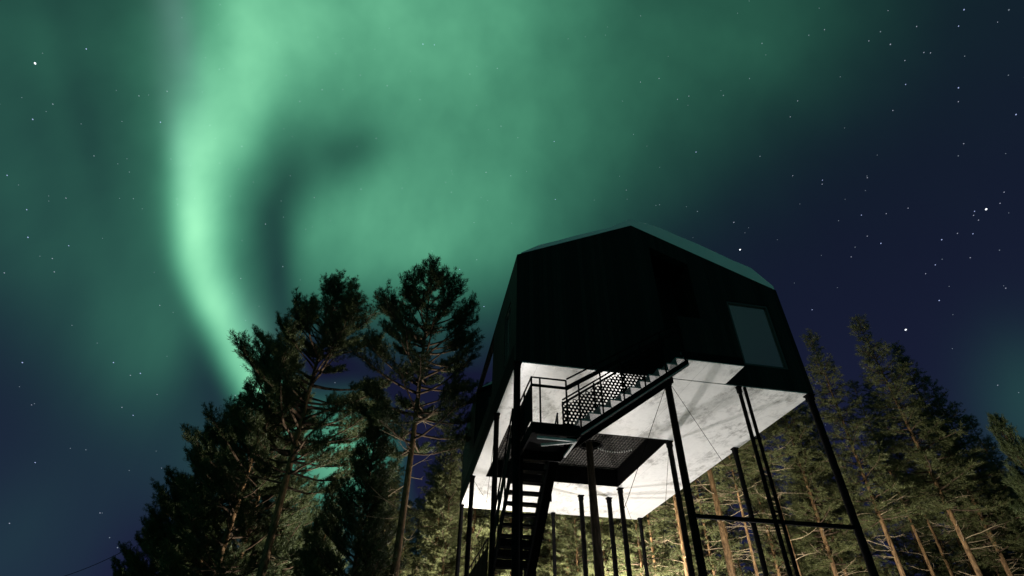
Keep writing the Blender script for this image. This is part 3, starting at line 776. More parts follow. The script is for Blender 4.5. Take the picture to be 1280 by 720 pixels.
# far-side railing with the hexagon-holed panel
hr = rail([(3.40, 11.63, 7.50), (DX0 - .02, 11.63, zs(DX0) + 1.10)]).build('handrail', M_STEEL, stair)
MB().bar((3.40, 11.63, 7.40), (DX0 - .02, 11.63, zs(DX0) + .98), .03, .05).build('mid_rail', M_STEEL, hr)
for px in (3.40, 4.25, 5.10, 5.95):
    MB().bar((px, 11.63, zs(px) - .1), (px, 11.63, zs(px) + 1.10), .035, .035).build('post', M_STEEL, hr)
mb = MB(); pitch = .098; row = 0; z = LZ - .1
while z < 9.9:
    x = 3.42 + (row % 2) * pitch / 2
    while x < 6.35:
        lo = zs(x) + .0; hi = zs(x) + .98
        if lo < z < hi:
            vs = []; 
            for rr in (pitch / math.sqrt(3) * 1.001, pitch * .29):
                for k in range(6):
                    a = math.pi / 6 + k * math.pi / 3
                    vs.append((x + rr * math.cos(a), 11.632, z + rr * math.sin(a)))
            mb.add(vs, [(k, (k+1) % 6, 6 + (k+1) % 6, 6 + k) for k in range(6)])
        x += pitch
    z += pitch * math.sqrt(3) / 2; row += 1
pan = mb.build('holed_panel', M_STEEL, hr)
sd = pan.modifiers.new('thickness', 'SOLIDIFY'); sd.thickness = 0.004
# lower flight, going down away from the front
n2 = 12; r2 = .19; g2 = .25; ya0 = 12.25; L2 = LZ - n2 * r2; ye = ya0 + n2 * g2 - g2
def zl(y): return LZ - (y - ya0) * r2 / g2
for x in (2.30, 3.15):
    poly = [(ya0 - .02, zl(ya0 - .02) - .24), (ye + .1, zl(ye + .1) - .24), (ye + .1, zl(ye + .1) + .06), (ya0 - .02, zl(ya0 - .02) + .06)]
    MB().prism(poly, [], side(x), .05).build('stringer', M_STEEL, stair)
for i in range(1, n2):
    y = ya0 + (i - 1) * g2; z = LZ - i * r2
    tb = MB().box(2.355, 3.145, y - .02, y + g2 - .02, z - .045, z)
    if i >= 9: tb.box(2.355, 3.145, y - .018, y - .01, z + .002, z + r2 - .047)
    tb.build('tread', M_STEEL, stair)  # black instead of galvanised: the backlit darkness is put into the tread colour
MB().prism([(ya0 - .02, zl(ya0 - .02) - .16), (ye + .1, zl(ye + .1) - .16), (ye + .1, zl(ye + .1) - .12), (ya0 - .02, zl(ya0 - .02) - .12)], [], side(3.202), .225).build('cover_plate', M_MATT, stair)
for x in (2.28, 3.45):
    hr = rail([(x, ya0 + .05, LZ + 1.04), (x, ye + .15, zl(ye + .15) + 1.04)]).build('handrail', M_STEEL, stair)
    for off in (.70, .38): MB().tube([(x, ya0 + .05, LZ + off), (x, ye + .15, zl(ye + .15) + off)], .014, 6).build('mid_rail', M_STEEL, hr)
    for k in range(4):
        y = ya0 + .08 + k * .9
        MB().bar((x, y, zl(y) - .15), (x, y, zl(y) + 1.04), .035, .035).build('post', M_STEEL, hr)
    MB().prism([(ya0 + .1, zl(ya0 + .1) + .10), (ye + .1, zl(ye + .1) + .10), (ye + .1, zl(ye + .1) + (.98 if x > 3 else .60)), (ya0 + .1, zl(ya0 + .1) + (.98 if x > 3 else .60))], [], side(x + (.025 if x > 3 else -.03)), .004).build('side_panel', M_STEEL, hr)
# lower gangway and last flight to the snow
GY1 = 19.6
mb = MB().box(2.20, 3.50, ye + .11, GY1, L2 - .05, L2).box(2.20, 2.25, ye + .11, GY1, L2 - .24, L2 - .052).box(3.45, 3.50, ye + .11, GY1, L2 - .24, L2 - .052)
mb.build('gangway', M_STEEL, stair)
hr = rail([(2.2, ye + .2, 5.06), (2.2, GY1, 5.06)]).build('handrail', M_STEEL, stair)
for k in range(6): MB().bar((2.2, ye + .25 + k * .83, L2 - .1), (2.2, ye + .25 + k * .83, 5.06), .03, .03).build('post', M_STEEL, hr)
MB().box(2.19, 2.196, ye + .2, GY1, L2 + .02, 4.86).build('side_panel', M_STEEL, hr)
for x in (2.42, 3.41):
    MB().prism([(GY1, L2 - .24), (GY1 + 5.6, -.1), (GY1 + 5.6, .14), (GY1, L2 + .06)], [], side(x), .05).build('stringer', M_STEEL, stair)
for i in range(1, 22):
    MB().box(2.475, 3.405, GY1 + (i - 1) * .25, GY1 + i * .25, L2 - i * .19 - .045, L2 - i * .19).build('tread', M_STEEL, stair)
for (px, py, zt_) in ((2.45, 12.1, LZ - .26), (2.3, 15.3, L2 - .24), (3.42, 15.3, L2 - .24), (2.3, 19.3, L2 - .24), (3.42, 19.3, L2 - .24)):
    MB().box(px - .045, px + .045, py - .045, py + .045, -.2, zt_).build('support_post', M_STEEL, stair)

# ------------------------------------------------------------------ floodlights standing in the snow
FL_LABELS = ['black floodlight on the snow under the rear left of the cabin', 'black floodlight on the snow under the rear right of the cabin',
             'black floodlight on the snow under the front left of the cabin by the stairs', 'black floodlight on the snow under the right side of the cabin',
             'black floodlight on the snow behind the cabin aimed at the slender pines left', 'black floodlight on the snow behind the cabin aimed at the forest behind the stilts',
             'black floodlight on the snow right of the cabin aimed at the tall slim pines']
for (pos, aim, watts, cone, blend, hue), lb in zip(LAMPS, FL_LABELS):
    fl = empty('floodlight', (pos[0], pos[1], 0), lb, 'floodlight', 'floodlights around the cabin')
    p = Vector(pos); d = (Vector(aim) - p).normalized()
    mb = MB().bar(p - d * .16, p - d * .02, .30, .22)
    for k in range(5): mb.bar(p - d * .20 + Vector((0,0,0)), p - d * .16, .26 - k * .05, .18)
    mb.build('lamp_housing', M_STEEL, fl)
    MB().bar(p - d * .02, p - d * .012, .28, .20).build('lamp_glass', M_BEAD, fl)
    s = d.cross(Vector((0,0,1))).normalized()
    MB().bar(p - d * .09 + s * .17, Vector((pos[0], pos[1], .1)) + s * .17, .03, .03).bar(p - d * .09 - s * .17, Vector((pos[0], pos[1], .1)) - s * .17, .03, .03).box(pos[0] - .2, pos[0] + .2, pos[1] - .2, pos[1] + .2, -.12, .10).build('lamp_bracket', M_STEEL, fl)
    ld = bpy.data.lights.new('lamp_light', 'SPOT'); ld.energy = watts; ld.color = LAMP_COLORS[hue]
    ld.spot_size = R_(cone); ld.spot_blend = blend; ld.shadow_soft_size = 0.12
    lo = bpy.data.objects.new('lamp_light', ld); COL.objects.link(lo)
    lo.parent = fl; lo.location = p - Vector(fl.location) + d * .12
    lo.rotation_euler = d.to_track_quat('-Z', 'Y').to_euler()

# ------------------------------------------------------------------ pines
def grow(seed, H, cb, rad, style, r0, dead=24, dens=1.0):
    """returns meshes (trunk, limbs, crown) of one pine standing at the origin"""
    rg = random.Random(seed); nr = np.random.default_rng(seed)
    # trunk
    n = 26; ph = rg.uniform(0, 6); amp = rg.uniform(.04, .16) * H / 18
    pts = []; rr = []
    for i in range(n + 1):
        t = i / n; z = -.3 + t * (H + .3)
        pts.append((amp * math.sin(ph + t * 5) * t, amp * math.cos(ph * 1.7 + t * 4) * t, z)); rr.append(max(.012, r0 * (1 - t) ** .75 * (1.25 if i == 0 else 1)))
    def axis(z):
        t = min(1, max(0, (z + .3) / (H + .3))); k = min(n - 1, int(t * n)); f_ = t * n - k
        a, b = Vector(pts[k]), Vector(pts[k + 1]); return a.lerp(b, f_), r0 * (1 - t) ** .75
    tm = MB().tube(pts, rr, 12)
    lm = MB(); dm = MB(); TP = []; TD = []
    core = [p for p in pts if p[2] > .2 * H]
    lm.tube(core, .008, 4); dm.tube([p for p in pts if .15 * H < p[2] < .75 * H], .008, 4)
    def limb(z, az, L, e0, e1, thick, needles=True):
        p, tr_ = axis(z); p = p + Vector((math.cos(az), math.sin(az), 0)) * tr_ * .6
        q = [p]; k = 5; a = az
        for i in range(k):
            f_ = (i + .5) / k; el = e0 + (e1 - e0) * f_ + rg.uniform(-.12, .12); a += rg.uniform(-.16, .16)
            q.append(q[-1] + Vector((math.cos(a) * math.cos(el), math.sin(a) * math.cos(el), math.sin(el))) * (L / k))
        (lm if needles else dm).tube(q, [thick * (1 - .82 * i / k) for i in range(k + 1)], 5, caps=False)
        if not needles: return q
        def at(s):
            x = s * k; i = min(k - 1, int(x)); return q[i].lerp(q[i + 1], x - i), (q[i + 1] - q[i]).normalized()
        s = {'young': .22, 'old': .46, 'slender': .16}[style] + rg.uniform(0, .1); sd_ = 1
        step = .12 / dens
        while s < 1.0:
            o, d = at(s); sd_ = -sd_
            lat = d.cross(Vector((0, 0, 1)))
            lat = lat.normalized() if lat.length > .1 else Vector((1, 0, 0))
            tl = ((.30 + .38 * rg.random()) if style != 'old' else (.42 + .50 * rg.random())) * (1.15 - .55 * s) * (1.0 if style != 'slender' else .85) * min(1.3, L / 1.5 + .35)
            upk = {'old': .62, 'young': .75, 'slender': .0}[style] + rg.uniform(-.55, .5)
            td = (lat * sd_ * rg.uniform(.4, 1.0) + d * .65 + Vector((0, 0, upk))).normalized()
            if rg.random() < .45: lm.tube([o, o + td * tl * .9], [thick * .28, .004], 3, caps=False)
            m_ = max(2, int(tl / .085))
            for j in range(m_):
                f_ = (j + 1) / m_
                TP.append(o + td * tl * f_ + Vector((rg.gauss(0, .03), rg.gauss(0, .03), rg.gauss(0, .03)))); TD.append(td + Vector((0, 0, .25 if style != 'slender' else 0)))
            s += step / L * rg.uniform(.7, 1.4)
        TP.append(q[-1]); TD.append((q[-1] - q[-2]).normalized())
        return q
    z = cb * H
    while z < H - .15:
        t = (z - cb * H) / (H - cb * H)
        if style == 'old':
            pr = (.60 + .75 * math.sin(math.pi * min(1, t * 1.05 + .12))) * (1 - .55 * t ** 2.6); e0, e1 = -.05 + .55 * t, .45 + .60 * t
            nb = rg.choice((2, 3, 3, 4)); dz = rg.uniform(.18, .42)
        elif style == 'young':
            pr = (1 - t) ** .8 + .12; e0, e1 = .15 + .7 * t, .55 + .7 * t; nb = rg.choice((3, 4, 5)); dz = rg.uniform(.22, .36)
        else:
            pr = (1 - t) ** .85 * (.75 + .4 * math.sin(t * 7 + ph) ** 2) + .13; e0, e1 = -.10 + .6 * t, .0 + .8 * t; nb = rg.choice((2, 3, 4)); dz = rg.uniform(.12, .34)
        a0 = rg.uniform(0, 6.28)
        for b in range(nb):
            L = max(.25, rad * pr * (rg.uniform(.55, 1.02) if style != 'slender' else rg.uniform(.35, 1.2)))
            if style == 'old' and rg.random() < .16: continue
            limb(z + rg.uniform(-.12, .12), a0 + b * 6.283 / nb + rg.uniform(-.4, .4), L, e0 + rg.uniform(-.15, .2), e1 + rg.uniform(-.15, .2), .014 + .016 * L)
        z += dz
    top, _r = axis(H)
    for j in range(10): TP.append(top + Vector((rg.gauss(0, .05), rg.gauss(0, .05), -.08 * j))); TD.append(Vector((rg.gauss(0, .3), rg.gauss(0, .3), 1)))
    # bare dead branches below the crown
    for j in range(dead):
        zz = H * rg.uniform(.22, cb + .08); az = rg.uniform(0, 6.28); L = rg.uniform(.5, 1.9)
        q = limb(zz, az, L, rg.uniform(-.35, .35), rg.uniform(-.4, .7), rg.uniform(.014, .026), needles=False)
        for w in range(rg.choice((1, 2, 3, 4))):
            i = rg.choice((2, 3, 4)); dd = (q[i] - q[i-1]).normalized() + Vector((rg.gauss(0, .6), rg.gauss(0, .6), rg.gauss(0, .5)))
            dd.normalize(); l2 = L * rg.uniform(.2, .45); m1 = q[i] + dd * l2 * .5
            dd2 = (dd + Vector((rg.gauss(0, .4), rg.gauss(0, .4), rg.gauss(.1, .4)))).normalized()
            dm.tube([q[i], m1, m1 + dd2 * l2 * .5], [.011, .008, .003], 3, caps=False)
    # needles: bundles of thin blades round every shoot tip
    P = np.array([tuple(v) for v in TP]); D = np.array([tuple(v) for v in TD]); D /= np.linalg.norm(D, axis=1)[:, None]
    k = 15 if style != 'slender' else 12
    P = np.repeat(P, k, 0); D = np.repeat(D, k, 0); N_ = len(P)
    B = D + nr.normal(0, .62, (N_, 3)); B /= np.linalg.norm(B, axis=1)[:, None]
    S = np.cross(B, nr.normal(0, 1, (N_, 3))); S /= np.linalg.norm(S, axis=1)[:, None]
    ln_ = nr.uniform(.09, .18, N_)[:, None]; wd = nr.uniform(.0065, .014, N_)[:, None]
    P = P + nr.normal(0, .035, (N_, 3))
    VV = np.stack([P - S * wd, P + S * wd, P + B * ln_], 1).reshape(-1, 3)
    needle = M_NEEDLE_DK if style in ('old', 'young') else M_NEEDLE
    crown = np_mesh('crown', VV, N_, needle)
    return tm, lm, dm, crown

PROTO = {}
def proto(key, **k):
    tm, lm, dm, crown = grow(**k)
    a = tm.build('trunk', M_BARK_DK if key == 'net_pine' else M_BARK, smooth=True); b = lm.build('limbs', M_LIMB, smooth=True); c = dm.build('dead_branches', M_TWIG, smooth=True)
    PROTO[key] = (a.data, b.data, c.data, crown, k['H'])
    for o in (a, b, c): bpy.data.objects.remove(o)
proto('old_a', seed=3, H=20, cb=.44, rad=3.5, style='old', r0=.21, dead=16, dens=2.1)
proto('old_b', seed=8, H=20, cb=.50, rad=3.0, style='old', r0=.20, dead=18, dens=1.9)
proto('mass_a', seed=12, H=18, cb=.24, rad=2.8, style='old', r0=.19, dead=4, dens=1.9)
proto('mass_b', seed=15, H=18, cb=.18, rad=2.6, style='old', r0=.18, dead=4, dens=1.9)
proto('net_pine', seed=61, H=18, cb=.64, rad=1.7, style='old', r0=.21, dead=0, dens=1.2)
proto('young', seed=21, H=12, cb=.14, rad=2.5, style='young', r0=.12, dead=4, dens=1.3)
proto('thin_a', seed=31, H=22, cb=.45, rad=2.2, style='slender', r0=.17, dead=18, dens=.95)
proto('thin_b', seed=34, H=22, cb=.52, rad=2.0, style='slender', r0=.16, dead=26, dens=.95)
proto('thin_c', seed=37, H=22, cb=.38, rad=2.3, style='slender', r0=.18, dead=20, dens=.95)
proto('thin_d', seed=44, H=22, cb=.58, rad=2.1, style='slender', r0=.15, dead=36, dens=.95)
proto('back_a', seed=51, H=18, cb=.24, rad=2.5, style='slender', r0=.15, dead=56)
proto('back_b', seed=55, H=18, cb=.32, rad=2.3, style='slender', r0=.15, dead=70)

def plant(key, az, dist, H, label, group=None, rz=0.0, girth=1.0):
    x = math.sin(R_(az)) * dist; y = math.cos(R_(az)) * dist
    tm, lm, dm, cm, h0 = PROTO[key]; s = H / h0
    r = empty('pine_tree', (x, y, ground_z(x, y)), label, 'pine tree', group, rz)
    r.scale = (s * girth, s * girth, s)
    for nm, me_ in (('trunk', tm), ('limbs', lm), ('dead_branches', dm), ('crown', cm)):
        o = bpy.data.objects.new(nm, me_); COL.objects.link(o); o.parent = r
    return r
TREES = [
    ('old_a', -12.2, 24.5, 19.6, 'tall dark pine left of the cabin with bright warm light on its leaning trunk', None, 0.4, 1),
    ('old_b', -0.6, 21.6, 19.4, 'tall dark pine nearest the left of the cabin with an open flat-topped crown', None, 1.9, 1),
    ('mass_b', -15.9, 27.0, 18.0, 'dark bushy pine just left of the tall lit-trunk pine', 'dark pines on the left', 0.3, 1.0),
    ('mass_b', -17.2, 32.5, 17.4, 'dark bushy pine third along the falling edge of the left pines', 'dark pines on the left', 2.2, 1.1),
    ('mass_a', -18.6, 35.0, 15.6, 'dark bushy pine on the falling edge of the left pines above two lower ones', 'dark pines on the left', 4.0, 1.0),
    ('mass_b', -19.7, 38.0, 13.8, 'low dark pine near the outer left edge of the pines', 'dark pines on the left', 5.1, 1.05),
    ('mass_a', -20.6, 45.5, 13, 'small dark pine, last but one at the far left of the pines', 'dark pines on the left', 1.2, 1.1),
    ('mass_b', -22.3, 54, 10.5, 'smallest dark pine, alone at the far left edge by the overhead cable', 'dark pines on the left', 3.2, 1.3),
    ('mass_b', -14.2, 29.5, 15.5, 'dark pine filling the space left behind the tall lit-trunk pine', 'dark pines on the left', 2.9, 1.0),
    ('mass_a', -11.6, 31, 13, 'dark pine low behind the trunk of the tall lit-trunk pine', 'dark pines on the left', 0.9, 1.0),
    ('young', -4.3, 22.2, 12, 'young bushy dark pine with upright shoots in front of the lit forest', None, 0.8, 1.05),
    ('young', -7.6, 25.0, 9.2, 'low young dark pine left of the taller young pine', None, 2.8, 1.05),
    ('thin_b', 3.2, 33.5, 18.5, 'slender pine with an orange lit trunk and bare branches just left of the stilts', None, 0.2, 1),
    ('thin_d', 30.9, 32, 22, 'thick reddish trunked pine behind the tie beam of the stilts', None, 2.0, 1.6),
    ('thin_d', 27.0, 34, 22, 'slender orange trunked pine behind the middle stilts', None, 4.4, 1),
    ('thin_c', 39.2, 36, 21, 'slender pine behind the right corner stilt, dark bare trunk below its crown', None, 1.1, 1),
    ('thin_a', 44.0, 35, 21.2, 'slim pointed pine right beside the right corner of the cabin roof', None, 3.0, 1),
    ('thin_a', 48.8, 36.2, 22, 'tallest slim pine of the right forest with its long trunk showing', None, 5.2, 1.05),
    ('thin_c', 50.6, 40.5, 21.5, 'slim pine right behind the tallest one of the right forest', None, 0.6, 1),
    ('thin_b', 51.9, 43.4, 20, 'slim pine on the falling right edge of the forest', None, 2.5, 1.05),
    ('thin_a', 53.1, 49.7, 19, 'lower slim pine near the right end of the forest', None, 4.4, 1.1),
    ('young', 54.7, 35.4, 13.6, 'dark pine at the far right with well spaced upturned shoots', None, 1.3, 0.8),
    ('mass_b', 58.0, 40, 14.5, 'dark dense pine cut by the right border of the view', None, 3.3, 1.0),
    ('thin_d', 31.27, 38, 21, 'bare trunked pine among the lit trunks right of the stilts', 'bare trunked pines right of the stilts', 1.28, 1),
    ('thin_d', 33.07, 35, 20, 'bare trunked pine among the lit trunks right of the stilts', 'bare trunked pines right of the stilts', 4.99, 0.9),
    ('thin_d', 34.83, 40, 21, 'bare trunked pine among the lit trunks right of the stilts', 'bare trunked pines right of the stilts', 2.42, 1),
    ('thin_d', 36.47, 33, 21, 'bare trunked pine among the lit trunks right of the stilts', 'bare trunked pines right of the stilts', 5.76, 1.15),
    ('thin_b', 39.93, 38, 20, 'bare trunked pine among the lit trunks right of the stilts', 'bare trunked pines right of the stilts', 1.73, 1),
    ('thin_b', 45.98, 40, 19.5, 'bare trunked pine among the lit trunks right of the stilts', 'bare trunked pines right of the stilts', 4.75, 1),
    ('thin_d', 47.19, 42, 20, 'bare trunked pine among the lit trunks right of the stilts', 'bare trunked pines right of the stilts', 1.07, 0.95),
    ('thin_b', 48.56, 45, 20, 'bare trunked pine among the lit trunks right of the stilts', 'bare trunked pines right of the stilts', 5.15, 1),
    ('thin_b', 50.57, 41, 17.5, 'bare trunked pine among the lit trunks right of the stilts', 'bare trunked pines right of the stilts', 2.22, 1),
    ('thin_d', 10.66, 37, 18, 'bare trunked pine seen between the stilts', 'bare trunked pines between the stilts', 4.44, 0.9),
    ('thin_d', 24.25, 36, 19, 'bare trunked pine seen between the stilts', 'bare trunked pines between the stilts', 1.96, 1),
    ('thin_d', 41.26, 44, 20, 'bare trunked pine among the lit trunks right of the stilts', 'bare trunked pines right of the stilts', 3.96, 1),
    ('thin_a', 147.26, 16.64, 17, 'slender pine across the clearing in front of the cabin', 'pines across the clearing', 0.4, 1.1),
    ('thin_a', 124.51, 19.42, 15, 'slender pine across the clearing in front of the cabin', 'pines across the clearing', 2.0, 1.1),
    ('thin_a', 107.65, 23.09, 18, 'slender pine across the clearing in front of the cabin', 'pines across the clearing', 3.3, 1.1),
    ('thin_a', 146.98, 23.85, 19, 'slender pine across the clearing in front of the cabin', 'pines across the clearing', 5.0, 1.1),
    ('back_a', 45.73, 47, 14.5, 'dim pine standing behind the bare trunks and the stilts', 'pines behind the bare trunks', 4.42, 1.15),
    ('back_b', 47.32, 50, 14.5, 'dim pine standing behind the bare trunks and the stilts', 'pines behind the bare trunks', 0.65, 1.15),
    ('back_a', 44.44, 52, 15, 'dim pine standing behind the bare trunks and the stilts', 'pines behind the bare trunks', 4.78, 1.15),
    ('back_b', 48.8, 55, 14, 'dim pine standing behind the bare trunks and the stilts', 'pines behind the bare trunks', 0.11, 1.15),
    ('back_a', 36.37, 47, 16, 'dim pine standing behind the bare trunks and the stilts', 'pines behind the bare trunks', 1.02, 1.15),
    ('back_b', 38.07, 50, 16, 'dim pine standing behind the bare trunks and the stilts', 'pines behind the bare trunks', 0.48, 1.15),
    ('back_a', 30.53, 46, 16, 'dim pine standing behind the bare trunks and the stilts', 'pines behind the bare trunks', 5.69, 1.15),
    ('back_b', 4.03, 41, 16, 'dim pine standing behind the bare trunks and the stilts', 'pines behind the bare trunks', 2.48, 1.15),
    ('back_a', 6.06, 44, 17, 'dim pine standing behind the bare trunks and the stilts', 'pines behind the bare trunks', 5.17, 1.15),
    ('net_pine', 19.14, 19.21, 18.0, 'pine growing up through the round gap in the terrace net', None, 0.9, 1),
]
for t in TREES: plant(*t)
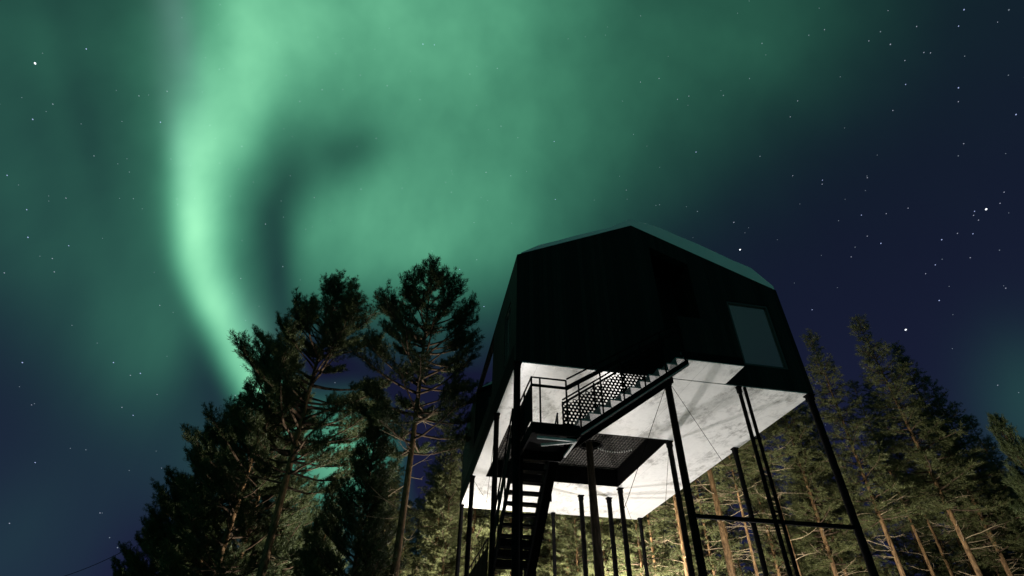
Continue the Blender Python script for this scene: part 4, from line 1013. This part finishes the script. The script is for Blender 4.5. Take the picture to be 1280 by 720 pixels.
FILL = [
    ('thin_c', 24.31, 39.56, 18.27, 'lit pine in the forest close behind the stilts', 'pines close behind the stilts', 4.65, 1.18),
    ('back_a', 5.9, 36.76, 17.1, 'lit pine in the forest close behind the stilts', 'pines close behind the stilts', 5.66, 0.98),
    ('thin_c', 19.54, 34.39, 14.91, 'lit pine in the forest close behind the stilts', 'pines close behind the stilts', 1.57, 1.13),
    ('back_a', 9.1, 41.75, 15.34, 'lit pine in the forest close behind the stilts', 'pines close behind the stilts', 1.35, 1.2),
    ('thin_c', 34.81, 37.53, 17.0, 'lit pine in the forest close behind the stilts', 'pines close behind the stilts', 1.14, 1.19),
    ('back_b', 16.88, 31.76, 15.16, 'lit pine in the forest close behind the stilts', 'pines close behind the stilts', 0.92, 0.97),
    ('back_a', 14.34, 38.18, 16.88, 'lit pine in the forest close behind the stilts', 'pines close behind the stilts', 4.44, 0.97),
    ('thin_c', 16.02, 35.05, 15.76, 'lit pine in the forest close behind the stilts', 'pines close behind the stilts', 3.02, 1.13),
    ('thin_c', 29.42, 35.71, 17.86, 'lit pine in the forest close behind the stilts', 'pines close behind the stilts', 2.84, 1.13),
    ('back_a', 24.34, 41.58, 17.52, 'lit pine in the forest close behind the stilts', 'pines close behind the stilts', 5.84, 1.19),
    ('back_a', 21.27, 39.89, 16.86, 'lit pine in the forest close behind the stilts', 'pines close behind the stilts', 4.9, 1.04),
    ('thin_c', 9.59, 34.71, 16.68, 'lit pine in the forest close behind the stilts', 'pines close behind the stilts', 1.96, 1.03),
    ('back_a', 10.5, 32.44, 17.38, 'lit pine in the forest close behind the stilts', 'pines close behind the stilts', 1.94, 1.07),
    ('back_b', 5.99, 39.54, 17.81, 'lit pine in the forest close behind the stilts', 'pines close behind the stilts', 2.86, 1.06),
    ('thin_c', 27.68, 41.54, 18.09, 'lit pine in the forest close behind the stilts', 'pines close behind the stilts', 2.6, 0.99),
    ('thin_c', 20.97, 37.62, 15.95, 'lit pine in the forest close behind the stilts', 'pines close behind the stilts', 4.94, 1.14),
    ('thin_c', 23.0, 31.64, 17.59, 'lit pine in the forest close behind the stilts', 'pines close behind the stilts', 2.05, 1.02),
    ('thin_c', 17.92, 38.32, 16.57, 'lit pine in the forest close behind the stilts', 'pines close behind the stilts', 5.88, 1.03),
    ('back_a', 13.39, 41.96, 15.14, 'lit pine in the forest close behind the stilts', 'pines close behind the stilts', 2.77, 1.11),
    ('back_b', 6.68, 33.1, 18.37, 'lit pine in the forest close behind the stilts', 'pines close behind the stilts', 3.03, 1.09),
    ('back_b', 11.34, 39.32, 14.5, 'lit pine in the forest close behind the stilts', 'pines close behind the stilts', 2.55, 1.02),
    ('back_a', 15.88, 41.01, 16.03, 'lit pine in the forest close behind the stilts', 'pines close behind the stilts', 2.05, 1.18),
    ('back_a', 31.77, 40.89, 14.56, 'lit pine in the forest close behind the stilts', 'pines close behind the stilts', 0.79, 1.02),
    ('thin_c', 26.95, 38.29, 16.62, 'lit pine in the forest close behind the stilts', 'pines close behind the stilts', 2.92, 1.04),
    ('thin_c', 19.12, 41.23, 16.68, 'lit pine in the forest close behind the stilts', 'pines close behind the stilts', 0.09, 1.14),
    ('thin_c', 35.34, 41.98, 16.45, 'lit pine in the forest close behind the stilts', 'pines close behind the stilts', 0.77, 0.98),
    ('back_a', 23.04, 55.66, 18.56, 'dim pine deeper in the forest behind the stilts', 'pines deeper behind the stilts', 0.85, 1.02),
    ('back_a', 22.87, 49.76, 15.34, 'dim pine deeper in the forest behind the stilts', 'pines deeper behind the stilts', 1.34, 1.09),
    ('back_b', 25.05, 54.58, 15.29, 'dim pine deeper in the forest behind the stilts', 'pines deeper behind the stilts', 3.61, 1.14),
    ('thin_c', 14.99, 48.22, 17.45, 'dim pine deeper in the forest behind the stilts', 'pines deeper behind the stilts', 2.22, 1.11),
    ('thin_c', 8.97, 52.06, 17.53, 'dim pine deeper in the forest behind the stilts', 'pines deeper behind the stilts', 5.72, 1.09),
    ('thin_c', 23.32, 47.41, 16.18, 'dim pine deeper in the forest behind the stilts', 'pines deeper behind the stilts', 5.23, 1.02),
    ('back_b', 38.9, 55.44, 17.27, 'dim pine deeper in the forest behind the stilts', 'pines deeper behind the stilts', 2.44, 0.98),
    ('thin_c', -3.18, 48.65, 18.34, 'dim pine deeper in the forest behind the stilts', 'pines deeper behind the stilts', 0.57, 0.98),
    ('back_b', 34.58, 50.76, 15.54, 'dim pine deeper in the forest behind the stilts', 'pines deeper behind the stilts', 3.33, 1.09),
    ('back_b', 12.92, 55.98, 18.41, 'dim pine deeper in the forest behind the stilts', 'pines deeper behind the stilts', 1.4, 0.98),
    ('thin_c', 6.34, 48.52, 18.53, 'dim pine deeper in the forest behind the stilts', 'pines deeper behind the stilts', 5.0, 1.04),
    ('back_b', 27.8, 48.91, 19.02, 'dim pine deeper in the forest behind the stilts', 'pines deeper behind the stilts', 2.72, 1.16),
    ('thin_c', 18.77, 52.41, 16.07, 'dim pine deeper in the forest behind the stilts', 'pines deeper behind the stilts', 1.13, 0.97),
    ('back_a', -2.37, 46.17, 15.2, 'dim pine deeper in the forest behind the stilts', 'pines deeper behind the stilts', 5.58, 1.07),
    ('thin_c', 16.69, 56.54, 19.61, 'dim pine deeper in the forest behind the stilts', 'pines deeper behind the stilts', 2.03, 1.07),
    ('back_a', 4.43, 53.28, 16.87, 'dim pine deeper in the forest behind the stilts', 'pines deeper behind the stilts', 2.42, 1.17),
    ('back_b', 2.69, 47.26, 19.09, 'dim pine deeper in the forest behind the stilts', 'pines deeper behind the stilts', 4.71, 1.12),
    ('back_b', -2.54, 56.63, 19.62, 'dim pine deeper in the forest behind the stilts', 'pines deeper behind the stilts', 2.32, 1.18),
    ('back_b', 1.19, 53.5, 17.27, 'dim pine deeper in the forest behind the stilts', 'pines deeper behind the stilts', 1.51, 1.2),
    ('thin_c', -2.52, 54.15, 16.15, 'dim pine deeper in the forest behind the stilts', 'pines deeper behind the stilts', 0.49, 1.05),
    ('thin_c', 8.46, 54.39, 17.34, 'dim pine deeper in the forest behind the stilts', 'pines deeper behind the stilts', 4.87, 0.99),
    ('back_a', 15.93, 53.68, 15.22, 'dim pine deeper in the forest behind the stilts', 'pines deeper behind the stilts', 3.44, 1.2),
    ('back_a', 18.83, 48.78, 18.58, 'dim pine deeper in the forest behind the stilts', 'pines deeper behind the stilts', 1.49, 1.15),
    ('thin_c', 0.05, 50.63, 16.22, 'dim pine deeper in the forest behind the stilts', 'pines deeper behind the stilts', 0.32, 1.05),
    ('back_a', -1.74, 43.66, 15.9, 'dim pine deeper in the forest behind the stilts', 'pines deeper behind the stilts', 3.19, 1.05),
    ('back_b', 19.38, 44.46, 18.95, 'dim pine deeper in the forest behind the stilts', 'pines deeper behind the stilts', 0.55, 1.2),
    ('thin_b', 41.92, 50.74, 16.27, 'lower slim pine in the right forest under the tall ones', 'lower pines of the right forest', 5.73, 1.03),
    ('thin_c', 39.14, 40.18, 15.17, 'lower slim pine in the right forest under the tall ones', 'lower pines of the right forest', 4.9, 1.02),
    ('thin_c', 49.55, 49.24, 13.28, 'lower slim pine in the right forest under the tall ones', 'lower pines of the right forest', 4.4, 0.96),
    ('thin_c', 38.8, 43.19, 16.98, 'lower slim pine in the right forest under the tall ones', 'lower pines of the right forest', 0.45, 1.14),
    ('back_a', 41.99, 40.01, 15.53, 'lower slim pine in the right forest under the tall ones', 'lower pines of the right forest', 2.02, 1.03),
    ('back_a', 49.57, 51.58, 16.87, 'lower slim pine in the right forest under the tall ones', 'lower pines of the right forest', 5.96, 1.1),
    ('thin_c', 39.24, 45.56, 13.91, 'lower slim pine in the right forest under the tall ones', 'lower pines of the right forest', 2.25, 0.99),
    ('thin_b', 39.2, 48.18, 14.99, 'lower slim pine in the right forest under the tall ones', 'lower pines of the right forest', 4.82, 1.18),
    ('thin_a', 36.73, 53.7, 17.09, 'lower slim pine in the right forest under the tall ones', 'lower pines of the right forest', 1.48, 1.13),
    ('thin_c', 39.94, 52.91, 15.15, 'lower slim pine in the right forest under the tall ones', 'lower pines of the right forest', 2.95, 1.08),
    ('back_a', 36.1, 61.01, 15.41, 'far dim pine at the back of the right forest', 'far pines of the right forest', 3.8, 1.11),
    ('back_a', 52.71, 56.58, 17.44, 'far dim pine at the back of the right forest', 'far pines of the right forest', 3.23, 1.08),
    ('back_b', 46.55, 71.92, 18.93, 'far dim pine at the back of the right forest', 'far pines of the right forest', 5.12, 1.18),
    ('back_a', 49.93, 71.5, 18.19, 'far dim pine at the back of the right forest', 'far pines of the right forest', 2.28, 1.1),
    ('back_b', 49.63, 68.38, 16.15, 'far dim pine at the back of the right forest', 'far pines of the right forest', 0.17, 1.14),
    ('back_b', 48.05, 75.37, 16.23, 'far dim pine at the back of the right forest', 'far pines of the right forest', 5.84, 1.02),
    ('back_a', 50.47, 57.86, 17.68, 'far dim pine at the back of the right forest', 'far pines of the right forest', 6.01, 1.17),
    ('back_a', 49.82, 74.88, 16.93, 'far dim pine at the back of the right forest', 'far pines of the right forest', 0.58, 0.98),
    ('back_b', 41.87, 73.84, 16.57, 'far dim pine at the back of the right forest', 'far pines of the right forest', 0.02, 1.05),
    ('back_a', 38.1, 71.14, 18.64, 'far dim pine at the back of the right forest', 'far pines of the right forest', 3.85, 1.05),
    ('back_b', 36.5, 71.88, 16.0, 'far dim pine at the back of the right forest', 'far pines of the right forest', 0.63, 1.02),
    ('back_a', 52.34, 74.07, 18.59, 'far dim pine at the back of the right forest', 'far pines of the right forest', 1.05, 1.11),
    ('back_a', 51.63, 61.63, 17.28, 'far dim pine at the back of the right forest', 'far pines of the right forest', 3.93, 1.11),
    ('back_a', 46.56, 65.85, 16.7, 'far dim pine at the back of the right forest', 'far pines of the right forest', 3.32, 1.18),
    ('back_b', 40.95, 62.96, 15.75, 'far dim pine at the back of the right forest', 'far pines of the right forest', 0.19, 0.98),
    ('back_a', 38.23, 60.8, 17.59, 'far dim pine at the back of the right forest', 'far pines of the right forest', 4.33, 1.13),
    ('back_a', 35.41, 67.56, 16.27, 'far dim pine at the back of the right forest', 'far pines of the right forest', 5.34, 1.11),
    ('back_b', 55.31, 61.74, 18.36, 'far dim pine at the back of the right forest', 'far pines of the right forest', 0.01, 1.12),
    ('back_a', 53.41, 52.61, 14.03, 'low pine at the dim far end of the right forest', 'low pines at the right end', 4.62, 1.15),
    ('back_a', 58.64, 51.92, 14.83, 'low pine at the dim far end of the right forest', 'low pines at the right end', 3.93, 1.19),
    ('back_a', 50.01, 47.11, 12.86, 'low pine at the dim far end of the right forest', 'low pines at the right end', 0.04, 1.2),
    ('thin_a', 60.55, 42.47, 12.98, 'low pine at the dim far end of the right forest', 'low pines at the right end', 6.05, 1.19),
    ('thin_a', 57.66, 45.33, 14.24, 'low pine at the dim far end of the right forest', 'low pines at the right end', 6.27, 1.14),
    ('thin_a', 55.64, 47.58, 13.17, 'low pine at the dim far end of the right forest', 'low pines at the right end', 2.43, 1.18),
    ('thin_a', 55.2, 41.01, 11.78, 'low pine at the dim far end of the right forest', 'low pines at the right end', 5.05, 0.95),
    ('back_a', 55.23, 55.39, 14.82, 'low pine at the dim far end of the right forest', 'low pines at the right end', 4.31, 1.08),
    ('back_a', 58.34, 47.62, 14.76, 'low pine at the dim far end of the right forest', 'low pines at the right end', 4.15, 1.1),
    ('thin_c', 56.6, 52.74, 11.31, 'low pine at the dim far end of the right forest', 'low pines at the right end', 4.32, 0.96),
    ('back_a', 52.53, 54.56, 13.23, 'low pine at the dim far end of the right forest', 'low pines at the right end', 1.78, 0.98),
    ('thin_c', 53.79, 45.46, 13.19, 'low pine at the dim far end of the right forest', 'low pines at the right end', 2.78, 1.17),
    ('thin_c', 56.0, 50.13, 14.95, 'low pine at the dim far end of the right forest', 'low pines at the right end', 1.9, 0.99),
    ('thin_c', 60.61, 44.77, 12.94, 'low pine at the dim far end of the right forest', 'low pines at the right end', 0.9, 0.98),
    ('back_a', 59.98, 53.71, 11.55, 'low pine at the dim far end of the right forest', 'low pines at the right end', 0.33, 1.13),
    ('back_a', 60.67, 46.8, 12.34, 'low pine at the dim far end of the right forest', 'low pines at the right end', 4.81, 0.97),
    ('thin_a', 56.88, 43.33, 12.3, 'low pine at the dim far end of the right forest', 'low pines at the right end', 5.09, 1.08),
    ('back_a', 60.02, 50.34, 12.65, 'low pine at the dim far end of the right forest', 'low pines at the right end', 2.47, 1.09),
    ('thin_a', 52.51, 47.58, 11.14, 'low pine at the dim far end of the right forest', 'low pines at the right end', 2.87, 0.99),
    ('thin_a', 58.41, 55.21, 12.56, 'low pine at the dim far end of the right forest', 'low pines at the right end', 5.38, 1.2),
    ('back_b', -2.09, 39.32, 13.9, 'lit slim pine behind the young dark pine', 'pines behind the young pine', 2.24, 1.0),
    ('back_b', 3.89, 30.14, 13.41, 'lit slim pine behind the young dark pine', 'pines behind the young pine', 1.6, 1.1),
    ('thin_b', 0.06, 37.82, 12.41, 'lit slim pine behind the young dark pine', 'pines behind the young pine', 2.37, 1.0),
    ('back_b', -1.65, 35.36, 13.75, 'lit slim pine behind the young dark pine', 'pines behind the young pine', 3.65, 1.08),
    ('back_b', -2.15, 32.65, 13.09, 'lit slim pine behind the young dark pine', 'pines behind the young pine', 1.56, 0.97),
    ('back_b', 2.96, 39.12, 14.65, 'lit slim pine behind the young dark pine', 'pines behind the young pine', 5.92, 1.0),
    ('mass_a', -12.96, 43.19, 10.6, 'dark understorey pine behind the left pines', 'understorey of the left pines', 0.75, 0.97),
    ('mass_b', -16.16, 37.64, 9.02, 'dark understorey pine behind the left pines', 'understorey of the left pines', 4.37, 0.95),
    ('mass_b', -6.72, 40.41, 10.11, 'dark understorey pine behind the left pines', 'understorey of the left pines', 3.98, 1.16),
    ('mass_a', -8.83, 36.26, 11.4, 'dark understorey pine behind the left pines', 'understorey of the left pines', 3.72, 1.0),
    ('mass_a', -16.56, 45.62, 9.72, 'dark understorey pine behind the left pines', 'understorey of the left pines', 5.79, 0.98),
    ('mass_b', -9.61, 39.8, 11.2, 'dark understorey pine behind the left pines', 'understorey of the left pines', 4.34, 0.97),
    ('mass_a', -13.09, 40.41, 10.06, 'dark understorey pine behind the left pines', 'understorey of the left pines', 3.52, 1.1),
    ('mass_a', -11.94, 34.26, 11.14, 'dark understorey pine behind the left pines', 'understorey of the left pines', 5.29, 1.18),
    ('mass_a', -17.06, 40.83, 9.94, 'dark understorey pine behind the left pines', 'understorey of the left pines', 1.01, 1.05),
    ('mass_b', -7.22, 31.8, 10.09, 'dark understorey pine behind the left pines', 'understorey of the left pines', 0.71, 1.01),
    ('mass_b', -11.35, 47.16, 10.55, 'dark understorey pine behind the left pines', 'understorey of the left pines', 1.62, 1.07),
    ('mass_a', -7.01, 43.52, 10.98, 'dark understorey pine behind the left pines', 'understorey of the left pines', 4.93, 1.12),
    ('mass_b', -15.68, 47.72, 10.72, 'dark understorey pine behind the left pines', 'understorey of the left pines', 3.29, 1.13),
    ('mass_a', -8.66, 45.42, 11.95, 'dark understorey pine behind the left pines', 'understorey of the left pines', 2.77, 1.0),
]
for t in FILL: plant(*t)

# ------------------------------------------------------------------ overhead cable at far left
pole = empty('cable_pole', (-27.0, 50.0, 0), 'thin wooden pole left of the dark pines carrying the overhead cable', 'pole')
mb = MB().tube([(-27.0, 50.0, -.4), (-27.0, 50.0, 8.0)], [.14, .10], 12); mb.build('pole_shaft', M_BARK, pole)
MB().bar((-27.5, 50.0, 7.6), (-26.5, 50.0, 7.6), .08, .10).build('cross_arm', M_BARK, pole)
pts = [(-27.0 + 8.2 * t, 50.0 - 5.5 * t, 8.02 + 1.7 * t - 1.6 * t * (1 - t)) for t in [i / 16 for i in range(17)]]
cb_ = MB().tube(pts, .02, 6).build('overhead_cable', M_STEEL); tag(cb_, 'thin dark overhead cable running from a pole up into the left pines', 'cable')
